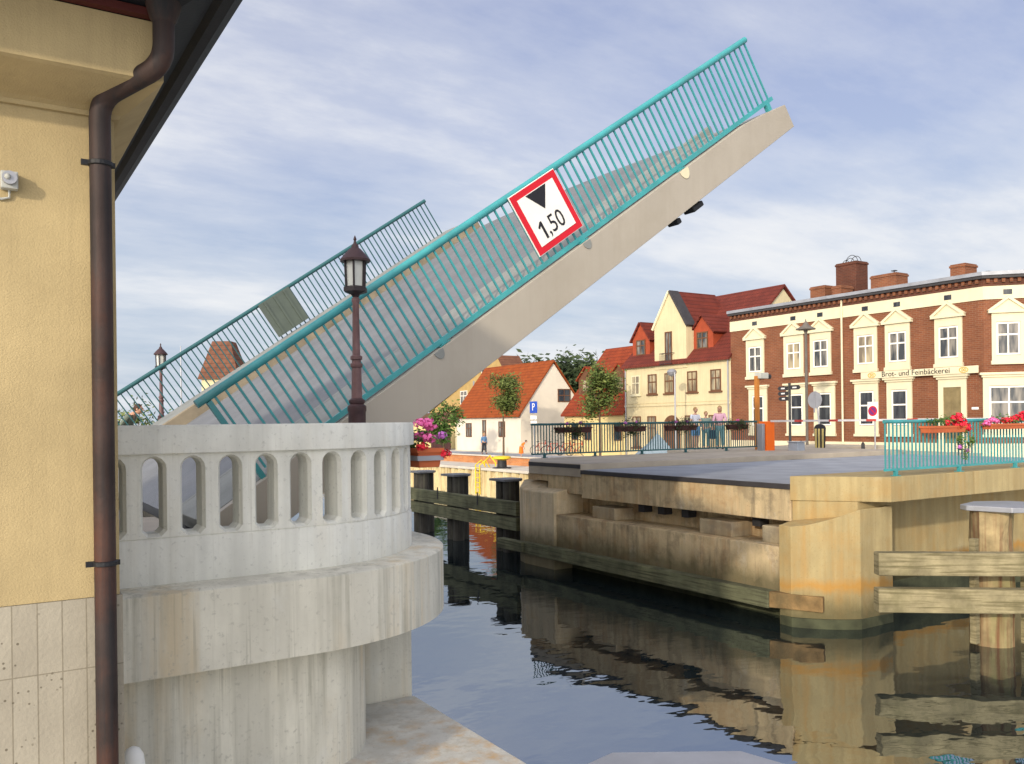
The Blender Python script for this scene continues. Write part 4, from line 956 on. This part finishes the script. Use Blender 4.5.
p=at(174,420,34); tree((p.x,p.y,0),1.75,.45,1.6,'small pale shrub behind the far railing below the thin pole','leaf_fresh',42,500,.08,trunk=.04,name='shrub')
# ------------------------------------------------------------------ street furniture on the right bank
p=on_y(766.5,450,21.2); bx=thing('barrier_gate',(p.x,21.2,0),'orange barrier cabinet with a red and white boom across the road','barrier')
w=.21
MB().box(p.x-w,p.x+w,21.0,21.35,-.1,1.03).build('cabinet','orange_paint',bx,bevel=.02)
MB().box(p.x-w-.16,p.x-w-.02,21.05,21.3,-.1,.95).build('pedestal','zinc',bx,bevel=.02)
yA,yB=20.98,11.6
k=0; y=yA
while y>yB:
    MB().box(p.x-.03,p.x+.03,max(y-1.05,yB),y,1.005,1.07).build('boom','boom_white' if k%2==0 else 'boom_red',bx); y-=1.05 if k%2==0 else .35; k+=1
    if k%2==1 and y>yB:
        MB().box(p.x-.032,p.x+.032,max(y-.35,yB),y,1.002,1.073).build('boom_stripe','boom_red',bx); y-=.35; k+=1
q0=on_y(757.5,440,22.3); t=thing('signal_post',(q0.x,22.3,0),'tall ochre signal post with grey lamp box beside the orange cabinet','signal post')
zt=on_y(757,376,22.3).z
MB().box(q0.x-.07,q0.x+.07,22.23,22.37,-.1,zt).build('post','orange_post',t,bevel=.01)
MB().box(q0.x-.02,q0.x+.42,22.1,22.4,zt-.10,zt+.12).build('lamp_box','plastic_grey',t,bevel=.02)
MB().tube([V(q0.x+.40,22.25,zt),V(q0.x+.62,22.22,zt-.02)],.09,10).build('lens_hood','iron',t)
q0=on_y(777,445,20.3); t=thing('control_cabinet',(q0.x+1,20.3,-.1),'small grey cabinet standing right of the orange barrier cabinet','cabinet')
MB().box(q0.x+.8,q0.x+1.2,20.1,20.5,-.2,.28).build('body','grey_box',t,bevel=.02); MB().box(q0.x+.77,q0.x+1.23,20.07,20.53,.281,.32).build('lid','grey_box',t,bevel=.01)
def upright(px,ytop,x,zb,rad,name,label,cat,mat='iron'):
    b=on_x(px,430,x); zt=on_x(px,ytop,x).z; t=thing(name,(x,b.y,zb),label,cat)
    MB().tube([V(x,b.y,zb),V(x,b.y,zt)],rad,8).build('post',mat,t,smooth=True); return t,b.y,zt
t,y,zt=upright(790,383,29.5,-.6,.055,'finger_post','dark finger signpost with stacked direction arms in front of the brick house','signpost')
def arm(dz,l,s,mat='iron'):
    pts=[V(29.44,y,zt-dz)+V(0,-s*u,v) for u,v in ((.05,-.09),(l,-.09),(l+.1,0),(l,.09),(.05,.09))]
    a_=MB().extr(pts,V(.03,0,0)).build('arm',mat,t)
    pts=[V(29.435,y,zt-dz)+V(0,-s*u,v) for u,v in ((.2,-.03),(l-.1,-.03),(l-.1,.03),(.2,.03))]
    MB().extr(pts,V(.004,0,0)).build('stripe','boom_white',a_)
for d_,l_,s_ in ((.22,.5*1.0,-1),(.2,.52,1),(.44,.50,-1),(.66,.46,-1)): arm(d_,l_,s_)
MB().lathe((29.5,y,-.6),[(.13,0),(.13,.55),(.075,.62)],10).build('base','iron',t,smooth=True)
t,y,zt=upright(807,332,30.5,-.7,.06,'street_lamp','slim grey street lamp with conical hat before the brick house','street lamp','lamp_grey')
MB().lathe((30.5,y,zt-.05),[(.05,0),(.09,.12),(.42,.16),(.40,.20),(.14,.34),(.10,.42),(.03,.52),(.01,.62)],14).build('head','lamp_grey',t,smooth=True)
# grey back of a round sign with a striped marker board under it
t=thing('traffic_sign',(28.2,on_x(817,430,28.2).y,-.3),'grey back of a round traffic sign on a leaning pole','road sign'); y=on_x(817,430,28.2).y
c0=on_x(815.5,400,28.2)
MB().tube([V(28.2,on_x(822,425,28.2).y,-.3),V(28.2,on_x(819,424,28.2).y,1.0),V(28.2,c0.y,c0.z+.35)],.035,8).build('post','zinc',t)
q=MB().extr([c0+V(-.05,.33*math.cos(2*math.pi*i/24),.33*math.sin(2*math.pi*i/24)) for i in range(24)],V(.02,0,0)); q.build('disc','zinc',t)
q=MB(); pbox(q,Plane((c0.x-.06,c0.y,c0.z),(0,-1,0),(-1,0,0)),-.03,.03,-.5,.34,.0,.02); q.build('strap','zinc',t)
yc=on_x(819.5,438,27.6); t=thing('marker_board',(27.6,yc.y,-.2),'rounded black and yellow striped marker board below the grey round sign','marker board')
w=.30; zt=on_x(819,424,27.6).z; zb=-.2; w=.25
n=12; out=[V(27.6,yc.y+w*math.cos(math.pi*i/n),zt-w*.7+w*.7*math.sin(math.pi*i/n)) for i in range(n+1)]+[V(27.6,yc.y-w*.8,zb),V(27.6,yc.y+w*.8,zb)]
MB().extr(out,V(.06,0,0)).build('board','sign_black',t)
for k in (-.15,.02,.16):
    MB().extr([V(27.595,yc.y+k-.045,zb+.03),V(27.595,yc.y+k+.045,zb+.03),V(27.595,yc.y+k*1.05+.045,zt-.18),V(27.595,yc.y+k*1.05-.045,zt-.18)],V(.004,0,0)).build('stripe','marker_yellow',t)
# no-stopping sign
t,y,zt=upright(875,399,30.,-.6,.03,'no_stopping_sign','white plate with blue and red no stopping disc left of the teal railing','road sign','zinc')
c0=on_x(873,411,29.95)
MB().box(29.93,29.95,c0.y-.23,c0.y+.23,c0.z-.40,c0.z+.36).build('plate','sign_white',t,bevel=.004)
disc=lambda r_,x:[V(x,c0.y+r_*math.cos(2*math.pi*i/20),c0.z+r_*math.sin(2*math.pi*i/20)) for i in range(20)]
MB().extr(disc(.20,29.925),V(.004,0,0)).build('ring','sign_red',t); MB().extr(disc(.15,29.92),V(.004,0,0)).build('disc','disc_violet',t)
q=MB(); q.obox(V(29.916,c0.y,c0.z),V(.002,0,0),V(0,.11,.11),V(0,-.015,.015)); q.build('slash','sign_red',t)
# parking sign before the white gable
c0=on_x(533.5,408,32.8); t=thing('parking_sign',(32.8,c0.y,GZ),'blue parking sign with white P before the blank white gable','road sign')
MB().tube([V(32.83,c0.y,GZ),V(32.83,c0.y,c0.z+.5)],.03,6).build('post','zinc',t)
MB().box(32.79,32.81,c0.y-.46,c0.y+.46,c0.z-.35,c0.z+.45).build('plate','sign_blue',t,bevel=.01)
mb=MB(); textmesh(mb,'P',.72,V(32.785,c0.y,c0.z+.05),V(0,-1,0),V(0,0,1),.006,V(-1,0,0)); mb.build('letter','sign_white',t)
for dz in (.62,.98): MB().box(32.79,32.81,c0.y-.38,c0.y+.38,c0.z-dz-.16,c0.z-dz+.10).build('supplementary_plate','sign_white',t)
for px,x,l in ((863,30.2,'short dark bollard on the pavement left of the no stopping sign'),(801,31,'short dark bollard right of the finger signpost')):
    y=on_x(px,445,x).y; tag(MB().lathe((x,y,-.75),[(.07,0),(.07,.82),(.05,.86),(.02,.9)],10).build('street_bollard','iron',smooth=True),l,'bollard')
t,y,zt=upright(675.5,372,34.6,GZ,.05,'street_lamp','thin grey street lamp with round head before the cream house','street lamp','zinc')
MB().lathe((34.6,y+.25,zt-.25),[(.05,0),(.22,.1),(.3,.28),(.2,.4),(.05,.46)],10).build('head','zinc',t,smooth=True)
# pale blue peaked tent by the quay
c0=on_z(655,451,GZ); c0=at(655,450,49); t=thing('market_tent',(c0.x,c0.y,GZ),'pale blue peaked tarpaulin tent behind the far railing','tent')
a=[V(c0.x,c0.y,0)+UX*x+UY*y for x,y in((-1.55,-1.2),(1.35,-1.2),(1.35,1.2),(-1.55,1.2))]; zt=at(655,433,49).z
mid=[V(c0.x,c0.y,0)+UX*(.15+x*.42)+UY*(y*.5)+V(0,0,zt-.55) for x,y in((-1,-1),(1,-1),(1,1),(-1,1))]
MB().add([p+V(0,0,GZ) for p in a]+mid+[V(c0.x,c0.y,zt)+UX*.15],[[0,1,5,4],[1,2,6,5],[2,3,7,6],[3,0,4,7],[4,5,8],[5,6,8],[6,7,8],[7,4,8],[3,2,1,0]]).build('canopy','tarp_blue',t)
MB().tube([V(c0.x,c0.y,GZ)+UX*.15,V(c0.x,c0.y,zt+.12)+UX*.15],.04,6).build('pole','zinc',t)
# bicycles
def bicycle(p,rz,label,mat='bike_red'):
    t=thing('bicycle',p,label,'bicycle','bicycles parked by the houses',rz)
    for s_ in (-.52,.52):
        w_=MB().torus((s_,0,.34),.33,.022,'y').build('wheel','iron',t,local=True)
        q=MB()
        for k in range(6): q.tube([V(s_,0,.34),V(s_+.32*math.cos(k*math.pi/3),0,.34+.32*math.sin(k*math.pi/3))],.006,4)
        q.build('spokes','zinc',w_,local=True)
    q=MB(); A,B_,C_,D_=V(-.52,0,.34),V(-.05,0,.32),V(-.2,0,.82),V(.38,0,.85)
    for a_,b_ in ((A,B_),(A,C_),(B_,C_),(C_,D_),(B_,D_),(D_,V(.52,0,.34)),(D_,V(.35,0,1.02)),(C_,V(-.23,0,.93))): q.tube([a_,b_],.024,6)
    q.build('frame',mat,t,local=True)
    MB().tube([V(.28,-.28,1.04),V(.36,-.1,1.05),V(.36,.1,1.05),V(.28,.28,1.04)],.018,6).build('handlebar','iron',t,local=True)
    MB().ball((-.23,0,.95),.14,.07,.04).build('saddle','iron',t,local=True)
for i,(px,Y,rz,l) in enumerate(((541,64,.3,'bicycle parked by the white gable, leftmost behind the railing'),(553,63,-.2,'red bicycle second from the left behind the far railing'),(566,62,.5,'red bicycle under the leftmost dark flower box'),(577,61,.1,'bicycle rightmost in the row behind the far railing'))):
    p=at(px,450,Y); bicycle((p.x,p.y,GZ),rz-PH,l)
# ------------------------------------------------------------------ people
def skin_mesh(verts,edges,radii,root=0,sub=1):
    me=bpy.data.meshes.new('figure'); me.from_pydata([tuple(v) for v in verts],edges,[])
    ob=bpy.data.objects.new('figure_tmp',me); col.objects.link(ob)
    bm=bmesh.new(); bm.from_mesh(me); ly=bm.verts.layers.skin.verify(); bm.verts.ensure_lookup_table()
    for i,v in enumerate(bm.verts): v[ly].radius=(radii[i],radii[i]); v[ly].use_root=(i==root)
    bm.to_mesh(me); bm.free()
    ob.modifiers.new('skin','SKIN'); s_=ob.modifiers.new('sub','SUBSURF'); s_.levels=sub; s_.render_levels=sub
    dg=bpy.context.evaluated_depsgraph_get(); m2=bpy.data.meshes.new_from_object(ob.evaluated_get(dg))
    mb=MB(); mb.add([v.co.copy() for v in m2.vertices],[list(p.vertices) for p in m2.polygons])
    bpy.data.objects.remove(ob); bpy.data.meshes.remove(me); bpy.data.meshes.remove(m2); return mb
def person(loc,rz,h,label,shirt,trousers,hair,lean=0.,shorts=False,arms=0.,skirt=False,stride=.0,longhair=False,shoe='cloth_dark'):
    k=h/1.72; t=thing('person',loc,label,'person',None,rz)
    def J(x,y,z):      # forward = -y ; lean bends the upper body forward about the hips
        p=V(x,y,z)
        if z>.95 and lean:
            q=p-V(0,0,.95); q=Matrix.Rotation(lean,3,'X')@q; p=q+V(0,0,.95)
        return p*k
    vs=[J(0,0,.94),J(0,.01,1.12),J(0,.015,1.30),J(0,.01,1.44),J(0,-.01,1.53)]; rs=[.125,.115,.13,.065,.055]
    ed=[(0,1),(1,2),(2,3),(3,4)]
    fing=[]; sh={}
    for s_ in (-1,1):
        b=len(vs); st=stride*s_
        vs+=[J(s_*.10,0,.88),J(s_*.105,-st*.5-.02,.50),J(s_*.105,-st+.02,.09),J(s_*.11,-st-.13,.035)]; rs+=[.088,.06,.043,.035]
        ed+=[(0,b),(b,b+1),(b+1,b+2),(b+2,b+3)]
        b=len(vs); el=J(s_*.25,.02-arms*.10,1.14+arms*.03); wr=J(s_*(.26-arms*.08),-.04-arms*.30,.90+arms*.20); hd=wr+(wr-el).normalized()*.09*k
        vs+=[J(s_*.185,.01,1.40),el,wr,hd]; rs+=[.055,.043,.03,.033]; ed+=[(2,b),(b,b+1),(b+1,b+2),(b+2,b+3)]
        dv=(wr-el).normalized(); sd=V(0,1,0) if abs(dv.y)<.7 else V(1,0,0); sd=(sd-dv*sd.dot(dv)).normalized(); inn=V(-s_,0,0)
        for j,l_ in enumerate((.075,.085,.08,.062)):
            o_=hd+sd*((j-1.5)*-.019*k); fing.append([o_,o_+dv*l_*.55*k,o_+dv*l_*.9*k+inn*.02*k])
        fing.append([wr+dv*.03*k-sd*.025*k,wr+dv*.07*k-sd*.05*k,wr+dv*.10*k-sd*.05*k+inn*.015*k])
        sh[s_]=(vs[b],el,wr)
    rs=[r_*k for r_ in rs]
    body=skin_mesh(vs,ed,rs,0,1)
    for f_ in fing: body.tube(f_,[.010*k,.009*k,.006*k],5)
    hc=J(0,-.03,1.625); body.ball(hc,.076*k,.095*k,.115*k,12)
    body.tube([hc+V(0,-.085,.01)*k,hc+V(0,-.112,-.02)*k,hc+V(0,-.088,-.03)*k],[.008*k,.014*k,.008*k],6)
    for s_ in (-1,1): body.ball(hc+V(s_*.078,.01,0)*k,.012*k,.022*k,.032*k,6)
    body.build('body','skin',t,local=True,smooth=True)
    e=MB(); [e.ball(hc+V(s_*.03,-.087,.015)*k,.010*k,n=6) for s_ in (-1,1)]; e.build('eyes','sign_black',t,local=True)
    q=MB(); q.ball(hc+V(0,.018,.03)*k,.090*k,.098*k,.105*k,12)
    if longhair: q.ball(hc+V(0,.05,-.06)*k,.085*k,.06*k,.12*k,10)
    q.build('hair',hair,t,local=True,smooth=True)
    # clothes follow the body
    tv=[J(0,0,.93),J(0,.01,1.12),J(0,.015,1.30),J(0,.012,1.41)]; tr=[.145,.13,.148,.085]; te=[(0,1),(1,2),(2,3)]
    for s_ in (-1,1):
        a_,el,wr=sh[s_]; b=len(tv); m_=a_+(el-a_)*.7
        if shorts: tv+=[a_,m_]; tr+=[.07,.06]; te+=[(2,b),(b,b+1)]
        else: tv+=[a_,el,el+(wr-el)*.9]; tr+=[.07,.056,.044]; te+=[(2,b),(b,b+1),(b+1,b+2)]
    skin_mesh(tv,te,[r_*k for r_ in tr],0,1).build('top',shirt,t,local=True,smooth=True)
    lv_=[J(0,0,.93)]; lr=[.14]; le=[]
    if skirt:
        MB().lathe((0,0,0),[(.15*k,.98*k),(.19*k,.8*k),(.235*k,.32*k),(.225*k,.31*k)],14).build('skirt',trousers,t,local=True,smooth=True)
    else:
        for s_ in (-1,1):
            st=stride*s_; b=len(lv_)
            if shorts: lv_+=[J(s_*.10,0,.86),J(s_*.11,-st*.45-.015,.52)]; lr+=[.105,.088]; le+=[(0,b),(b,b+1)]
            else: lv_+=[J(s_*.10,0,.86),J(s_*.105,-st*.5-.02,.50),J(s_*.105,-st+.02,.11)]; lr+=[.105,.078,.062]; le+=[(0,b),(b,b+1),(b+1,b+2)]
        skin_mesh(lv_,le,[r_*k for r_ in lr],0,1).build('shorts' if shorts else 'trousers',trousers,t,local=True,smooth=True)
    for s_ in (-1,1):
        st=stride*s_; q=MB(); f_=J(s_*.108,-st-.05,.04); q.ball(f_,.05*k,.135*k,.045*k,8); q.build('shoe',shoe,t,local=True,smooth=True)
    return t
AW=math.pi-PH          # facing away from the viewer
p=at(695.5,440,33.2); person((p.x,p.y,-.02),-PH+.5,1.60,'person in white top and blue shorts, leftmost of the three at the far railing','cloth_white','cloth_blue','hair_blond',shorts=True,arms=.6)
p=at(706,440,33.6); person((p.x,p.y,-.02),-PH+.1,1.44,'shorter person in sage green standing between two others at the far railing','cloth_sage','cloth_teal','hair_blond',arms=.5,shoe='cloth_teal')
p=at(720,440,33.3); person((p.x,p.y,-.02),-PH-.3,1.64,'person in pink and white top and long teal trousers, rightmost of the three','cloth_pink','cloth_teal','hair_blond',arms=.8,longhair=True)
p=at(712.5,440,33.1); t=thing('handbag',(p.x,p.y,.4),'dark navy shoulder bag held beside the person in pink','bag')
b=MB(); b.add([V(p.x,p.y,0)+UX*x+UY*y+V(0,0,z) for x,y,z in((-.16,-.06,.38),(.16,-.06,.38),(.16,.06,.38),(-.16,.06,.38),(-.12,-.04,.72),(.12,-.04,.72),(.12,.04,.72),(-.12,.04,.72))],[[3,2,1,0],[4,5,6,7],[0,1,5,4],[1,2,6,5],[2,3,7,6],[3,0,4,7]]); b.build('pouch','bag_navy',t,bevel=.03)
MB().tube([V(p.x,p.y,.70)+UX*-.1,V(p.x,p.y,.98)+UX*.02,V(p.x,p.y,1.2)+UX*.14,V(p.x,p.y,.98)+UX*.16,V(p.x,p.y,.70)+UX*.1],.012,6).build('strap','bag_navy',t)
p=at(121,420,20.9); person((p.x,p.y,0),math.pi/2-PH,1.78,'person in a grey green jacket stooping behind the far end of the raised railing','cloth_jacket','cloth_dark','hair_brown',lean=.62,arms=.15)
p=at(484,440,66); person((p.x,p.y,GZ),-PH+.6,1.62,'person in a blue shirt walking past the white house front','cloth_blue','cloth_dark','hair_blond',stride=.14)
p=at(521,440,60); person((p.x,p.y,GZ),math.pi/2-PH,1.3,'person in an orange cape bending down left of the parked bicycles','cloth_orange','cloth_orange','hair_brown',lean=.75,arms=.8,skirt=True)
# ------------------------------------------------------------------ sky, sun, camera
w=bpy.data.worlds.new('World'); sc.world=w; w.use_nodes=True; nt=w.node_tree; N,L=nt.nodes,nt.links
bg=N['Background']
SE=R(17); sd=V(-.84,-.54,0).normalized()
SKY=dict(strength=.15)
sk=N.new('ShaderNodeTexSky'); sk.sky_type='NISHITA'; sk.sun_disc=False; sk.sun_elevation=SE; sk.sun_rotation=math.atan2(sd.x,sd.y); sk.air_density=1.0; sk.dust_density=1.2; sk.ozone_density=1.5
tc=N.new('ShaderNodeTexCoord').outputs['Generated']
sp=N.new('ShaderNodeSeparateXYZ'); L.new(tc,sp.inputs[0])
def mth(op,a,b=None,c_=None):
    n=N.new('ShaderNodeMath'); n.operation=op
    for i,v in enumerate((a,b,c_)):
        if v is None: continue
        if isinstance(v,bpy.types.NodeSocket): L.new(v,n.inputs[i])
        else: n.inputs[i].default_value=v
    return n.outputs[0]
den=mth('ADD',mth('MAXIMUM',sp.outputs[2],0.0),.16)
cb=N.new('ShaderNodeCombineXYZ'); L.new(mth('DIVIDE',sp.outputs[0],den),cb.inputs[0]); L.new(mth('DIVIDE',sp.outputs[1],den),cb.inputs[1])
pv=cb.outputs[0]
c1=noise(nt,mapping(nt,pv,(.5,1.6,1),rot=(0,0,R(70)),loc=(1.3,.7,0)),1.25,8,.62)
c2=noise(nt,mapping(nt,pv,(.8,1.15,1),rot=(0,0,R(40)),loc=(4.1,2.2,0)),1.15,8,.6)
c3=noise(nt,mapping(nt,pv,(1,1,1),loc=(2.,9.,0)),.5,3,.5)
cl=mth('ADD',mth('ADD',mth('MULTIPLY',c1,.33),mth('MULTIPLY',c2,.45)),mth('MULTIPLY',c3,.22))
low=ramp(nt,sp.outputs[2],((.0,gray(.9)),(.16,gray(.62)),(.32,gray(.18)),(.6,gray(0))))
cl2=mth('ADD',cl,mth('MULTIPLY',low,.06))
cf=ramp(nt,cl2,((.445,gray(0)),(.53,gray(.30)),(.60,gray(.72)),(.68,gray(1))))
CLOUD=(3.4,3.43,3.48,1); HAZE=(1.9,2.3,2.72,1)
skc=mix(nt,sk.outputs[0],(.68,.58,.60,1),1.,'MULTIPLY')
skc=mix(nt,skc,(1.56,1.72,2.58,1),.62)
skc=mix(nt,skc,HAZE,mth('MULTIPLY',low,.95))
fin=mix(nt,skc,CLOUD,cf)
# fill glow added to the sky round the low sun, unseen behind the viewer
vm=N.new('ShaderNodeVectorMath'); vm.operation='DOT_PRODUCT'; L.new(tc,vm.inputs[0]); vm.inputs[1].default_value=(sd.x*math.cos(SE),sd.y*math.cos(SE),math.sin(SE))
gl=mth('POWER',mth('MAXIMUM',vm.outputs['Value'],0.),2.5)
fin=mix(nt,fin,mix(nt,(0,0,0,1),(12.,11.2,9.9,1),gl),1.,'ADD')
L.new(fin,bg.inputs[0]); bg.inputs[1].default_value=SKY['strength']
sl=bpy.data.lights.new('sun','SUN'); sl.energy=1.6; sl.angle=R(1.5); sl.color=(1,.87,.68)
so=bpy.data.objects.new('sun',sl); col.objects.link(so); so.location=(0,0,40)
d=V(sd.x*math.cos(SE),sd.y*math.cos(SE),math.sin(SE)); so.rotation_euler=d.to_track_quat('Z','Y').to_euler()
cam=bpy.data.cameras.new('camera'); co=bpy.data.objects.new('camera',cam); col.objects.link(co)
cam.sensor_width=36; cam.lens=F/1024*36; cam.shift_y=(H0-382)/1024; cam.clip_start=.05; cam.clip_end=3000
co.location=(0,0,EYE); co.rotation_euler=(R(90),ROLL,-PH); sc.camera=co
sc.render.resolution_x=1024; sc.render.resolution_y=764
vs_=sc.view_settings; vs_.view_transform='Standard'; vs_.look='None'; vs_.exposure=0.85; vs_.gamma=1
sc.cycles.use_denoising=True; sc.cycles.max_bounces=8
